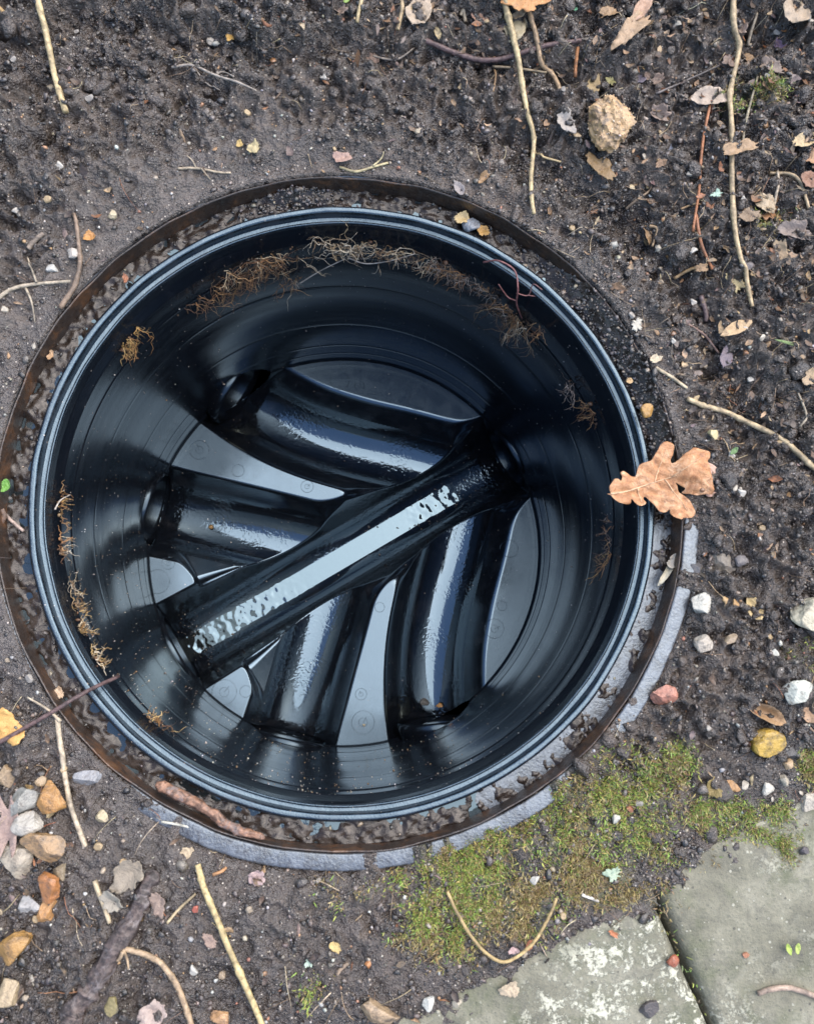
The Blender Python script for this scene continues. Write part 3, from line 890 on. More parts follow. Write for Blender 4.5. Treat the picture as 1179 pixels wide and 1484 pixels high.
F = np.concatenate([np.stack([k, k + 1, k + 2], -1), np.stack([k, k + 2, k + 3], -1), np.stack([k + 3, k + 2, k + 4], -1)])
zone = fbm(p[:, 0], p[:, 1], .03, 3, 63)
c = palette(nM, [(.14, .215, .032), (.21, .225, .042), (.26, .21, .065), (.13, .09, .042), (.075, .115, .026)], [30, 26, 14, 12, 18], .35)
gold = palette(nM, [(.20, .155, .05), (.14, .095, .045), (.26, .21, .10)], [3, 3, 1], .3)
dry = np.exp(-((p[:, 0] - at(900, 1295, .013)[0]) / .045)**2 - ((p[:, 1] - at(900, 1295, .013)[1]) / .014)**2)
sel = rng.random(nM) < np.clip(ss(-.25, .45, zone) * .8 + .12 + dry, 0, .97)
c = np.where(sel[:, None], gold, c)
tag(mesh('moss', V.reshape(-1, 3), F, attr_mat('moss', (.4, .7), .0002, 900, .3), col=np.repeat(c, 5, 0)), 'short green and yellowish moss between the chamber and the slabs', kind='stuff')

# ------------------------------------------------------------------ builders of single things
MPP = 1 / 2045.0          # metres per pixel of the photograph, on the ground

def stone(px, py, w, h, ang, col, label, seed, group='stones lying on the soil', facets=9, sink=.35, name='stone', cat='stone', z=None, flat=.62, rough=0):
    bm = bmesh.new()
    bmesh.ops.create_icosphere(bm, subdivisions=4 if max(w, h) > 24 else 3, radius=1)
    V = np.array([v.co[:] for v in bm.verts]); F = [[v.index for v in f.verts] for f in bm.faces]
    bm.free()
    r = np.random.default_rng(seed)
    V = V * (1 + .16 * vn(V[:, 0] * 1.1 + seed, V[:, 1] * 1.1, V[:, 2] * 1.1 + .01, seed + 7))[:, None]
    for _ in range(facets + 3 if facets > 2 else facets):
        n = r.normal(size=3); n /= np.linalg.norm(n); d = r.uniform(.42, .78)
        k = V @ n - d
        V = V - np.where(k > 0, k * .96, 0)[:, None] * n
    if rough:
        V *= (1 + rough * (.5 * vn(V[:, 0] * 3.5, V[:, 1] * 3.5, V[:, 2] * 3.5 + .01, seed + 4) + .5 * vn(V[:, 0] * 9, V[:, 1] * 9, V[:, 2] * 9 + .01, seed + 5)))[:, None]
    V *= (1 + .06 * vn(V[:, 0] * 1.7, V[:, 1] * 1.7, V[:, 2] * 1.7 + .01, seed) + .035 * vn(V[:, 0] * 5, V[:, 1] * 5, V[:, 2] * 5 + .01, seed + 1))[:, None]
    V[:, 0] /= np.abs(V[:, 0]).max(); V[:, 1] /= np.abs(V[:, 1]).max()
    a, b_ = w / 2 * MPP, h / 2 * MPP
    V *= [a, b_, math.sqrt(a * b_) * flat]
    c, s_ = math.cos(ang), math.sin(ang)
    V[:, :2] = V[:, :2] @ np.array([[c, s_], [-s_, c]])
    q = gp(px, py) if z is None else at(px, py, z)
    V[:, 2] -= V[:, 2].min()
    hh = V[:, 2].max()
    o = mesh(name, V, F, tone('stone', col), smooth=False)
    o.location = (q[0], q[1], q[2] - sink * hh)
    return tag(o, label, cat, group)

def sheet(outline, step, thick=.0004):
    """a thin blade filled inside an outline (local x, y), top and underside"""
    O = np.asarray(outline, float)
    c = O.mean(0)
    lo, hi = O.min(0), O.max(0)
    G = np.stack(np.meshgrid(np.arange(lo[0], hi[0], step), np.arange(lo[1], hi[1], step), indexing='ij'), -1).reshape(-1, 2)
    G = G + rng.uniform(-.25, .25, G.shape) * step
    n = len(O)
    pts = [Vector(p) for p in O] + [Vector(p) for p in G]
    res = delaunay_2d_cdt(pts, [(i, (i + 1) % n) for i in range(n)], [list(range(n))], 1, 1e-7)
    V = np.array([v[:] for v in res[0]]); F = [list(f) for f in res[2]]
    return V, F

def two_sided(V, F, thick):
    n = len(V)
    B = V - [0, 0, thick]
    from collections import Counter
    E_ = Counter(); D = {}
    for f in F:
        for a, b_ in zip(f, f[1:] + f[:1]):
            E_[frozenset((a, b_))] += 1; D[frozenset((a, b_))] = (a, b_)
    rim = [[D[e][1], D[e][0], D[e][0] + n, D[e][1] + n] for e, k in E_.items() if k == 1]
    return np.vstack([V, B]), F + [[i + n for i in f[::-1]] for f in F] + rim

def leaf_outline(kind, seed, n=64):
    """unit leaf, stalk end at x=-1, tip at x=1"""
    r = np.random.default_rng(seed)
    t = np.linspace(0, 2 * np.pi, n, endpoint=False)
    x, y = np.cos(t), np.sin(t)
    if kind == 'oval': y = y * (1 - .35 * x) * (1 - np.abs(x)**6)
    elif kind == 'lance': y = y * (1 - x * x)**.35 * .8
    elif kind == 'lobed': y = y * (.72 + .28 * np.cos(np.arccos(np.clip(x, -1, 1)) * 7)) * (1 + .2 * x)
    elif kind == 'torn':
        k = 1 + .34 * vn(np.cos(t) * 1.6 + seed, np.sin(t) * 1.6, seed=seed) + .16 * vn(np.cos(t) * 5, np.sin(t) * 5 + seed, seed=seed + 1)
        x, y = x * k, y * k
    elif kind == 'star':
        k = .75 + .35 * vn(np.cos(t) * 2.4 + seed, np.sin(t) * 2.4, seed=seed) + .22 * vn(np.cos(t) * 8, np.sin(t) * 8 + seed, seed=seed + 1)
        x, y = x * k, y * k
    k = 1 + .05 * vn(np.cos(t) * 7, np.sin(t) * 7 + seed, seed=seed + 2)
    return np.c_[x * k, y * k]

def leaf(px, py, L, Wd, ang, col, label, seed, kind='oval', curl=.25, name='dead_leaf', cat='leaf', group='dead leaves on the soil', z=None, lift=.0016, stalk=0, roll=0, tilt=0):
    """L x Wd in pixels of the photograph, ang anticlockwise in the picture"""
    r = np.random.default_rng(seed)
    O = leaf_outline(kind, seed)
    O = O / np.abs(O).max(0) * [L / 2 * MPP, Wd / 2 * MPP]
    V, F = sheet(O, max(L, Wd) * MPP / 16)
    a, b_ = L / 2 * MPP, Wd / 2 * MPP
    u, w = V[:, 0] / a, V[:, 1] / b_
    m = min(a, b_)
    zz = curl * m * (w**2 * r.uniform(.4, 1.3) + u**2 * r.uniform(-.3, .8)) + .30 * m * vn(V[:, 0] / (m * .8) + seed, V[:, 1] / (m * .8), seed=seed) * .5 + .10 * m * vn(V[:, 0] / (m * .3), V[:, 1] / (m * .3) + seed, seed=seed + 5)
    side_v = np.abs(w) * 1.2 - u * 4
    zz = zz - .05 * m * np.exp(-(w / .07)**2) + .025 * m * np.cos(side_v * 6.28 * 1.1)
    zz = zz + tilt * V[:, 0]
    V3 = np.c_[V, zz]
    if roll:                                     # rolled up along its length
        th = w * roll
        V3[:, 1] = b_ / max(roll, .1) * np.sin(th); V3[:, 2] += b_ / max(roll, .1) * (1 - np.cos(th))
    V3, F = two_sided(V3, F, max(.00028, .025 * m))
    c, s_ = math.cos(ang), math.sin(ang)
    V3[:, :2] = V3[:, :2] @ np.array([[c, s_], [-s_, c]])
    q = gp(px, py) if z is None else at(px, py, z)
    V3[:, 2] -= np.percentile(V3[:, 2], 12)
    o = mesh(name, V3, F, tone('leaf', col))
    o.location = (q[0], q[1], q[2] + lift)
    tag(o, label, cat, group)
    if stalk:
        P = np.array([(-a * .9, 0, 0), (-a - stalk * MPP * .5, .05 * a, .0006), (-a - stalk * MPP, .2 * a, -.0006)])
        P[:, :2] = P[:, :2] @ np.array([[c, s_], [-s_, c]])
        v, f = tube_geo(catmull(P, 4), [.0006] * 9, 5)
        mesh('stalk', v, f, tone('stem', tuple(x * .6 for x in col)), o)
    return o

def stem(pts, r0, r1, col, label, name='dried_stalk', cat='stalk', group=None, kind='stem', nodes=0, branches=(), dz=None, seed=0, wig=.22, zs=None, lift=0):
    """pts in pixels of the photograph, radii in pixels; lies on what is under it"""
    P = []
    for i, (a, b_) in enumerate(pts):
        if zs is not None and zs[i] is not None: P.append(at(a, b_, zs[i]))
        else: P.append(gp(a, b_, r0 * MPP * .5 + (dz * .4 if dz else .0002)))
    P = catmull(np.array(P), 8); n = len(P)
    if zs is None:
        zt = ground_z(P[:, 0], P[:, 1]); k_ = 5
        zp = np.pad(zt, k_, mode='edge')
        zm_ = np.array([zp[i:i + 2 * k_ + 1].max() * .55 + zp[i:i + 2 * k_ + 1].mean() * .45 for i in range(n)])
        zp = np.pad(zm_, k_, mode='edge')
        P[:, 2] = np.array([zp[i:i + 2 * k_ + 1].mean() for i in range(n)]) + r0 * MPP * (.5 if dz is None or dz > 0 else -.45) + lift
    r = np.random.default_rng(abs(seed + int(pts[0][0] * 7 + pts[0][1])))
    s = np.linspace(0, 1, n)
    amp = (r0 + r1) / 2 * MPP * wig
    P[:, 0] += amp * vn(s * n / 5, s * 0 + seed, seed=seed + 3); P[:, 1] += amp * vn(s * n / 5, s * 0 + 9 + seed, seed=seed + 4)
    rad = (r0 + (r1 - r0) * s) * .9 * MPP * (1 + .06 * vn(s * n / 5, s * 0 + 2, seed=seed))
    for k in range(nodes):
        c = (k + .6) / nodes
        rad = rad * (1 + .35 * np.exp(-((s - c) / .010)**2))
    if kind == 'bark':
        t_ = np.linspace(0, n - 1, n * 5)
        P = np.stack([np.interp(t_, np.arange(n), P[:, k]) for k in range(3)], 1); rad = np.interp(t_, np.arange(n), rad)
        rad = rad * (1 + .16 * vn(t_ / 6, t_ * 0 + 1, seed=2) + .5 * np.exp(-((t_ / n - .35) / .02)**2) * .4 + .3 * np.exp(-((t_ / n - .72) / .015)**2)) * np.minimum(1, .45 + np.minimum(t_, n - 1 - t_) / 2.5)
        v, f = tube_geo(P, rad, 20)
        C_ = np.repeat(P, 20, 0); th = np.tile(np.arange(20) * 2 * np.pi / 20, len(P)); ln = np.repeat(t_, 20)
        g_ = 1 - 2 * np.abs(vn(np.cos(th) * 3.2, np.sin(th) * 3.2, ln / 3.5, 7)) + .8 * vn(np.cos(th) * 5, np.sin(th) * 5, ln / 1.1, 8)
        v = C_ + (v - C_) * (1 + .17 * g_)[:, None]
    else:
        v, f = tube_geo(P, rad, 8)
    o = mesh(name, v, f, tone(kind, col))
    tag(o, label, cat, group)
    for bp, br in branches:
        Q = catmull(np.array([gp(a, b_, br * MPP + .0015) for a, b_ in bp]), 6)
        Q[:, 2] = np.maximum(Q[:, 2], ground_z(Q[:, 0], Q[:, 1]) + br * MPP * .7) + lift
        v, f = tube_geo(Q, np.linspace(br, br * .5, len(Q)) * MPP, 6)
        mesh('side_shoot', v, f, tone(kind, col), o)
    return o

# ------------------------------------------------------------------ the oak leaf on the rim
def oak_leaf():
    Z0 = .017
    def loc(pts): return np.array([at(850 + a / 5.71, 600 + b_ / 5.71, Z0)[:2] for a, b_ in pts])
    body = [(150, 668), (185, 660), (170, 615), (190, 580), (215, 545), (250, 545), (268, 560), (280, 525), (262, 495), (290, 478), (325, 490), (365, 515), (400, 515), (412, 470), (430, 425), (470, 405), (520, 390), (545, 350), (575, 300), (605, 250), (650, 235), (692, 250), (705, 290), (695, 340), (680, 385), (690, 415), (730, 395), (780, 345), (840, 305), (872, 285), (930, 305), (990, 330), (985, 375), (968, 405), (985, 470), (1005, 545), (1028, 635), (1012, 672), (965, 668), (905, 675), (850, 662), (780, 655), (800, 625), (760, 600), (722, 575), (735, 600), (752, 640), (800, 680), (850, 720), (880, 780), (885, 830), (850, 862), (790, 862), (770, 875), (720, 855), (688, 820), (678, 790), (655, 812), (610, 810), (578, 775), (545, 740), (505, 700), (478, 682), (470, 705), (490, 735), (465, 757), (425, 758), (390, 735), (362, 705), (352, 745), (310, 750), (250, 735), (205, 705), (185, 680)]
    O = catmull(np.vstack([loc(body), loc(body)[:1]]), 3)[:-1]
    V, F = sheet(O, .0013)
    cx, cy = at(960, 710, Z0)[:2]
    x, y = V[:, 0] - cx, V[:, 1] - cy
    # curled lobes, a raised fold at the right, ripples along the veins
    inner = np.hypot(x / .038, y / .026)
    tipc = at(1000, 690, Z0)[:2]
    z = .0040 * ss(.3, 1.3, inner) + .0011 * fbm(V[:, 0], V[:, 1], .012, 3, 200) * 1.6 +   .0004 * np.sin((x * .35 + y) * 900 + 3 * vn(x * 90, y * 90, seed=201))
    z = z + .0085 * np.exp(-((V[:, 0] - tipc[0]) / .015)**2 - ((V[:, 1] - tipc[1] - .002) / .012)**2)
    # midrib line of the body
    A, B = at(885, 712, Z0)[:2], at(985, 715, Z0)[:2]
    e = (B - A) / np.linalg.norm(B - A)
    z = z - .0010 * np.exp(-((((V[:, 0] - A[0]) * -e[1] + (V[:, 1] - A[1]) * e[0])) / .0014)**2)
    V3, F = two_sided(np.c_[V - [cx, cy], z], F, .00022)
    b = NB('oak_leaf_blade'); c = b.co()
    n1, n2, n3 = b.noise(55, 4, .6, c), b.noise(210, 5, .7, c, .6), b.noise(900, 3, .6, c)
    col = b.ramp(b.math('ADD', b.math('MULTIPLY', n1, .5), b.math('MULTIPLY', n2, .5)), [(.36, (.16, .06, .02)), (.45, (.28, .12, .042)), (.54, (.36, .18, .08)), (.63, (.46, .28, .16))])
    col = b.mix(b.ramp(b.noise(95, 5, .7, c, .4), [(.52, 0.0), (.66, .7)]), col, (.17, .07, .025))
    col = b.mix(b.ramp(n3, [(.64, 0.0), (.74, .8)]), col, (.08, .035, .016))
    m = b.out(color=col, rough=b.ramp(n2, [(.3, .32), (.7, .55)]), normal=b.bump(n3, .0005, .5, b.bump(n2, .0022, .9)), spec=.5)
    root = empty('oak_leaf', (cx, cy, Z0), 'large orange-brown lobed oak leaf lying across the right edge of the chamber', 'leaf')
    mesh('leaf_blade', V3, F, m, root)
    tip = [(965, 405), (1000, 402), (1050, 430), (1085, 470), (1105, 515), (1080, 545), (1040, 550), (1090, 590), (1115, 635), (1095, 660), (1050, 655), (1035, 682), (990, 678), (960, 600), (950, 500)]
    O = catmull(np.vstack([loc(tip), loc(tip)[:1]]), 3)[:-1]
    V, F = sheet(O, .0013)
    V3, F = two_sided(np.c_[V - [cx, cy], -.0008 + .0010 * fbm(V[:, 0], V[:, 1], .008, 3, 210) + .1 * np.maximum(V[:, 0] - tipc[0], 0)], F, .0004)
    tag(mesh('folded_tip', V3, F, tone('leaf', (.58, .36, .27)), root), 'pinkish folded-under tip')
    R_ = [loc([(185, 668), (330, 640), (480, 590), (640, 540), (720, 520)]), loc([(560, 565), (590, 450), (640, 300)]), loc([(640, 540), (740, 680), (830, 800)]), loc([(420, 615), (440, 690), (455, 730)]), loc([(690, 525), (800, 450), (900, 380)])]
    from mathutils.bvhtree import BVHTree
    for k, L in enumerate(R_):
        Q = catmull(np.c_[L, L[:, 0] * 0], 6)
        zz = []
        bl = bpy.data.objects['leaf_blade'].data
        t = BVHTree.FromPolygons([v.co[:] for v in bl.vertices], [p.vertices[:] for p in bl.polygons])
        for q in Q:
            h = t.ray_cast(Vector((q[0] - cx, q[1] - cy, .1)), Vector((0, 0, -1)))
            zz.append(h[0].z if h[0] else 0)
        P = np.c_[Q[:, 0] - cx, Q[:, 1] - cy, np.array(zz) + .0001]
        v, f = tube_geo(P, np.linspace(.00075 if k == 0 else .00045, .0002, len(P)), 6)
        mesh('vein', v, f, tone('stem', (.66, .42, .24)), root)
    # a drop of water on the folded part
    d = at(1014, 711, Z0)
    h = t.ray_cast(Vector((d[0] - cx, d[1] - cy, .1)), Vector((0, 0, -1)))
    zz = h[0].z if h[0] else .002
    u = np.linspace(0, 2 * np.pi, 20, endpoint=False); w = np.linspace(0, np.pi / 2, 8)
    U, Wm = np.meshgrid(u, w, indexing='ij')
    V = np.stack([.0023 * np.cos(U) * np.cos(Wm), .0018 * np.sin(U) * np.cos(Wm), .0013 * np.sin(Wm)], -1).reshape(-1, 3)
    mb = NB('water_drop'); md = mb.out(color=(.11, .05, .02), rough=.02, ior=1.5)
    mesh('water_drop', V + [d[0] - cx, d[1] - cy, zz - .0002], grid_faces(20, 8, True), md, root)
oak_leaf()

# ------------------------------------------------------------------ roots hanging in the shaft
def tuft(name, px, py, n, spread, lmax, cols, label, seed, side=0, drop=.5, inward=.006, thick=.00032, cat='roots', rad=.2125, group='roots growing in through the joint of the shaft'):
    r = np.random.default_rng(seed)
    q = wall_at(px, py, rad)
    a0 = math.atan2(q[1], q[0])
    V, F, C_, nb = [], [], [], 0
    anchors = [(a0 + r.normal(0, spread * .8) / rad, q[2] + r.normal(0, .002), r.uniform(.5, 1.3)) for _ in range(max(2, n // 14))]
    def strand(a, z, inn, L, ta, tz, th, m=12):
        P = []
        for k in range(m):
            P.append((a, z, inn))
            st_ = L / m
            a += ta * st_ / rad; z += tz * st_
            inn = min(max(inn + r.normal(inward / m * 1.1, .0009), .0003), .03)
            ta += r.normal(0, .42); tz += r.normal(0, .38) - drop * .06
            nm = math.hypot(ta, tz); ta, tz = ta / max(nm, .7), tz / max(nm, .7)
        W_ = [((rad - i_) * math.cos(a_), (rad - i_) * math.sin(a_), z_) for a_, z_, i_ in P]
        return P, W_, th * np.linspace(1, .3, m)
    def put(W_, rd_):
        nonlocal nb
        v, f = tube_geo(W_, rd_, 4, nb); nb += len(v)
        V.append(v); F.extend(f)
        col = np.array(cols[r.integers(len(cols))]) * r.uniform(.6, 1.3)
        C_.append(np.repeat(col[None], len(v), 0))
    for i in range(max(5, int(n * .17))):
        a, z, k_ = anchors[r.integers(len(anchors))]
        L = lmax * 1.75 * k_ * r.uniform(.35, 1)
        P, W_, rd_ = strand(a + r.normal(0, .002) / rad, z, r.uniform(.0004, .003), L, side * .8 + r.normal(0, .8), -drop + r.normal(0, .5), thick * r.uniform(.8, 1.5))
        put(W_, rd_)
        for _ in range(r.integers(2, 6)):
            b_ = P[r.integers(1, 9)]
            _, W2, rd2 = strand(*b_, L * r.uniform(.2, .55), side * .4 + r.normal(0, 1), -drop + r.normal(0, .8), thick * r.uniform(.4, .8), 8)
            put(W2, rd2)
    nl = max(4, n // 7)                                  # earth caught among the strands
    al = np.array([anchors[r.integers(len(anchors))][0] for _ in range(nl)]) + r.normal(0, .005, nl) / rad
    zl = q[2] + r.normal(-.003, .004, nl)
    sl = np.minimum(np.exp(r.normal(math.log(.0008), .5, nl)), .0024)
    v, f = lumps(np.c_[(rad - .001) * np.cos(al), (rad - .001) * np.sin(al), zl], sl)
    F.extend((f + nb).tolist()); V.append(v)
    C_.append(np.repeat(palette(nl, [(.05, .026, .012), (.10, .05, .02), (.16, .10, .05)], [3, 3, 1]), 12, 0))
    V = np.vstack(V)
    loc = V.mean(0)
    o = mesh(name, V - loc, F, M_ROOT, col=np.vstack(C_))
    o.location = loc
    return tag(o, label, cat, group)
M_ROOT = attr_mat('root_fibre', (.35, .65), .0006, 600, .6)
BR = [(.26, .125, .045), (.13, .058, .022), (.33, .19, .08), (.06, .032, .016)]
TN = [(.46, .36, .23), (.34, .24, .13), (.55, .46, .34), (.2, .13, .07)]
MO = [(.34, .20, .06), (.24, .12, .035), (.42, .28, .11)]
GR = [(.26, .2, .16), (.38, .31, .25), (.12, .085, .065)]
RT = [
 (375, 372, 210, .018, .030, BR + TN[:1], 'thick brown bunch of roots hanging at the upper left of the shaft', 0, .8),
 (330, 405, 120, .016, .034, BR, 'dark reddish-brown roots trailing left of the thick brown bunch', -.3, .8),
 (285, 432, 45, .012, .018, BR, 'sparse short brown roots near the left end of the upper fringe', -.4, .6),
 (425, 400, 22, .008, .026, BR + TN, 'few curly roots dangling just right of the thick brown bunch', .3, .9),
 (500, 350, 110, .018, .026, TN, 'pale straw-coloured roots at the top of the shaft', 0, .35),
 (470, 365, 20, .016, .050, TN, 'long thin pale roots stretched sideways under the top of the joint', -1.2, .15),
 (560, 358, 80, .020, .022, TN + BR, 'fringe of tan roots right of the pale straw-coloured ones', .4, .3),
 (620, 372, 70, .017, .026, TN + BR, 'tan roots of the upper fringe that trail along the joint', .7, .3),
 (668, 395, 160, .014, .022, BR + GR, 'dense brown root mat at the upper right of the joint', .4, .4),
 (715, 428, 110, .014, .026, BR + GR, 'brown roots right of the dense mat, below the pink rootlet', .4, .6),
 (752, 462, 110, .008, .034, TN + BR, 'tapering tuft of roots that hangs lowest at the upper right', .1, 1.1),
 (790, 478, 26, .008, .016, BR, 'short brown roots below the right end of the upper fringe', .2, .7),
 (832, 562, 40, .007, .024, GR, 'greyish twiggy tuft of roots alone on the right wall', -.5, .2),
 (862, 598, 60, .006, .016, BR, 'compact brown tuft of roots just below the greyish one', -.2, .6),
 (888, 775, 26, .009, .020, BR + GR, 'thin brown roots on the right wall below the oak leaf', -.2, .3),
 (882, 815, 34, .009, .022, BR + MO, 'brown forked roots on the right wall, lowest of that side', -.2, .4),
 (182, 492, 90, .006, .015, MO, 'golden-brown mossy tuft alone on the upper left wall', 0, .9),
 (84, 725, 60, .012, .010, BR + MO, 'thin brown crust of roots on the left wall', 0, .3),
 (85, 775, 70, .012, .010, TN + BR, 'pale brown crust of roots midway down the left wall', 0, .3),
 (102, 860, 70, .012, .012, MO + TN, 'yellowish crust of roots on the lower left wall', 0, .3),
 (118, 915, 60, .009, .012, MO + TN, 'ochre mossy tuft between the yellowish crust and the lower twig', 0, .3),
 (140, 962, 60, .007, .011, MO + TN, 'golden tuft on the lower left wall by the end of the dark twig', 0, .3),
 (224, 1050, 60, .005, .011, BR + MO, 'small tan tuft alone on the lower left wall', 0, .4)]
for i, (x, y, n, sp, lm, cols, lab, sd_, dr) in enumerate(RT):
    tuft('root_tuft', x, y, n, sp, lm, cols, lab, 300 + i, sd_, dr, inward=.005 if i < 16 else .003)
# the pink rootlet climbing over the lip
P = [at(700, 380, -.010), at(722, 378, .0015), at(745, 392, .003), at(750, 418, .001), at(748, 440, -.016), wall_at(756, 462, .210)]
v, f = tube_geo(catmull(P, 7), .0007, 6)
o = tag(mesh('rootlet', v, f, tone('stem', (.20, .075, .07))), 'pinkish-red rootlet looped over the upper right lip', 'root')
for Q in ([at(748, 425, -.004), at(765, 428, -.008), at(772, 412, .001), at(785, 420, .002)], [at(747, 436, -.012), at(735, 430, -.018), at(722, 412, -.006)], [at(765, 428, -.008), at(783, 432, -.012), at(795, 447, -.013)]):
    v, f = tube_geo(catmull(Q, 6), .00045, 5); mesh('side_shoot', v, f, tone('stem', (.24, .10, .09)), o)
# specks of dirt splashed on the wall
# silt in the ends of the channels
ns = 420
sa = np.r_[rng.normal(-.195, .012, 130), rng.normal(.125, .030, 200), rng.uniform(-.2, .15, 90)]
sb = rng.normal(0, .012, ns)
xy = np.array([loc2w(a, b_) for a, b_ in zip(sa, sb)]); xy = xy[np.hypot(xy[:, 0], xy[:, 1]) < .208]
ns = len(xy)
ssz = np.minimum(np.exp(rng.normal(math.log(.0006), .5, ns)), .0022)
v, f = lumps(np.c_[xy, base_z(xy[:, 0], xy[:, 1])[0] + ssz * .4], ssz)
c = palette(ns, [(.03, .022, .016), (.07, .05, .035), (.16, .12, .08)], [5, 3, 1])
tag(mesh('silt', v, f, M_CRUMB, col=np.repeat(c, 12, 0)), 'dark silt and crumbs in the main channel', kind='stuff')
nsp = 1000
asp = np.r_[rng.uniform(0, 6.28, 330), rng.normal(math.radians(205), .6, 340), rng.normal(math.radians(265), .5, 330)]
zsp = -.036 - .24 * rng.random(nsp)**1.5
ssp = np.minimum(np.exp(rng.normal(math.log(.00034), .45, nsp)), .0011)
rsp = wall_r(zsp) - .0002
v, f = lumps(np.c_[rsp * np.cos(asp), rsp * np.sin(asp), zsp], ssp)
c = palette(nsp, [(.34, .30, .25), (.20, .12, .055), (.12, .10, .085), (.40, .38, .36)], [4, 3, 3, 2])
tag(mesh('dirt_specks', v, f, attr_mat('dirt_speck', (.3, .6), .0002, 900, .3), col=np.repeat(c, 12, 0), smooth=False), 'specks of dirt splashed on the black shaft wall', kind='stuff')
# single pale roots
for i, (pts, lab) in enumerate([([(432, 412), (465, 392), (500, 375)], 'straight whitish root slanting down from the pale top roots'), ([(505, 374), (530, 382), (565, 378), (600, 368)], 'whitish flat root running right from the pale top roots'), ([(80, 738), (88, 725), (102, 717)], 'short pale bent root lying on the left wall crust')]):
    P = [wall_at(a, b_, .2085 - .002 * i) for a, b_ in pts]
    v, f = tube_geo(catmull(P, 8), np.linspace(.0006, .0004, 8 * (len(P) - 1) + 1), 6)
    tag(mesh('root', v, f, tone('stem', (.50, .43, .36))), lab, 'root')
# ------------------------------------------------------------------ stems, straws, twigs
STRAW, STRAW2, GREYS, ORG, DARK, PALE = (.50, .38, .20), (.42, .28, .12), (.36, .30, .22), (.34, .13, .05), (.085, .055, .045), (.60, .52, .38)
TW = 'twigs and stems on the soil'
stem([(52, -20), (66, 40), (80, 100), (100, 170)], 5, 5, STRAW, 'thick yellow straw at the top left corner', 'straw', 'straw', TW, nodes=3, dz=.004)
stem([(-10, 0), (8, 22), (22, 42)], 4, 3, STRAW2, 'short yellow stub left of the thick straw at top left', 'straw', 'straw', TW)
stem([(727, -15), (735, 40), (748, 102), (760, 170), (766, 225), (768, 270), (770, 318)], 5.5, 3.2, STRAW, 'long upright straw with a side shoot that ends above the chamber rim', 'straw', 'straw', TW, nodes=4, dz=.004, branches=[([(766, 222), (785, 232), (811, 238)], 2.6)])
stem([(764, 15), (772, 50), (783, 86), (797, 112), (811, 132)], 4, 4, (.34, .23, .13), 'knotted brown stem just right of the long upright straw', group=TW, nodes=5, dz=.003)
stem([(1061, -20), (1062, 40), (1063, 80), (1053, 140), (1053, 188), (1060, 285), (1069, 370), (1075, 400), (1087, 445)], 5, 3.5, (.46, .34, .19), 'longest straw, running down the right side of the photo', 'straw', 'straw', TW, nodes=7, dz=.004)
stem([(1027, 152), (1020, 210), (1009, 285), (1003, 335)], 2.6, 2.2, ORG, 'thin orange stem left of the longest straw', group=TW, dz=.003)
stem([(1007, 312), (1018, 350), (1031, 390)], 2.8, 2.4, ORG, 'reddish stem continuing below the thin orange one', group=TW, dz=.002)
stem([(838, 60), (838, 99)], 3.2, 3, (.40, .16, .05), 'short bright orange stub near the top', group=TW, dz=.002)
stem([(946, 142), (985, 122), (1047, 90)], 2.2, 1.6, (.12, .10, .09), 'thin dark twig slanting up to the longest straw', 'twig', 'twig', TW, dz=.003)
stem([(610, 52), (660, 66), (720, 72), (785, 66), (840, 62)], 5, 4, (.10, .058, .055), 'purplish root half buried near the top edge', 'root', 'root', TW, dz=-.001)
stem([(712, 100), (750, 103), (790, 108)], 2.2, 2, (.36, .27, .16), 'thin straw lying across under the long upright straw', 'straw', 'straw', TW, dz=.001)
stem([(715, 100), (716, 115), (714, 132)], 2.2, 1.5, (.28, .17, .08), 'tiny stem hanging from the thin crosswise straw', group=TW, dz=.001)
stem([(248, 94), (280, 102), (312, 112), (345, 122), (372, 132)], 2.2, 1.8, (.34, .29, .24), 'pale branching rootlet in the dug soil at upper left', 'root', 'root', TW, dz=.0015, branches=[([(312, 112), (325, 108), (340, 116)], 1.5), ([(280, 102), (300, 118), (318, 128)], 1.4)])
stem([(993, 579), (1022, 589), (1052, 601), (1095, 622), (1141, 643), (1165, 662), (1185, 682)], 4.2, 4.8, (.50, .38, .22), 'thick pale straw slanting to the right edge above the oak leaf', 'straw', 'straw', TW, nodes=4, dz=.003)
stem([(949, 533), (970, 547), (994, 563)], 3, 2.6, (.50, .40, .26), 'short pale straw above the start of the slanting one', 'straw', 'straw', TW, dz=.002)
stem([(995, 468), (1018, 490), (1041, 512)], 2.4, 2, (.24, .15, .12), 'thin brown twig pointing at the purple-grey leaf', 'twig', 'twig', TW, dz=.002)
stem([(972, 408), (992, 398), (1013, 388)], 2.8, 2.6, (.40, .26, .12), 'short tan straw right of the dark furrow', 'straw', 'straw', TW, dz=.002)
stem([(1011, 432), (1016, 455), (1020, 468)], 5, 4, (.12, .08, .075), 'stubby purple-brown stick half in the soil', 'twig', 'twig', TW, dz=.001)
stem([(938, 330), (940, 348), (937, 366)], 2.6, 2, (.33, .22, .12), 'small upright brown stem above the dark furrow', group=TW, dz=.002)
stem([(903, 308), (920, 292), (940, 276), (944, 262)], 2.4, 1.6, (.22, .15, .09), 'forked brown twig beside the sandy lump', 'twig', 'twig', TW, dz=.003, branches=[([(920, 292), (935, 298), (950, 297)], 1.4)])
stem([(985, 304), (1000, 300), (1015, 296)], 2, 1.8, (.38, .24, .12), 'tiny tan straw touching the thin orange stem', 'straw', 'straw', TW, dz=.002)
stem([(1155, 620), (1168, 600), (1152, 548)], 2, 1.6, (.34, .28, .2), 'thin bent straw by the right edge', 'straw', 'straw', TW, dz=.002)
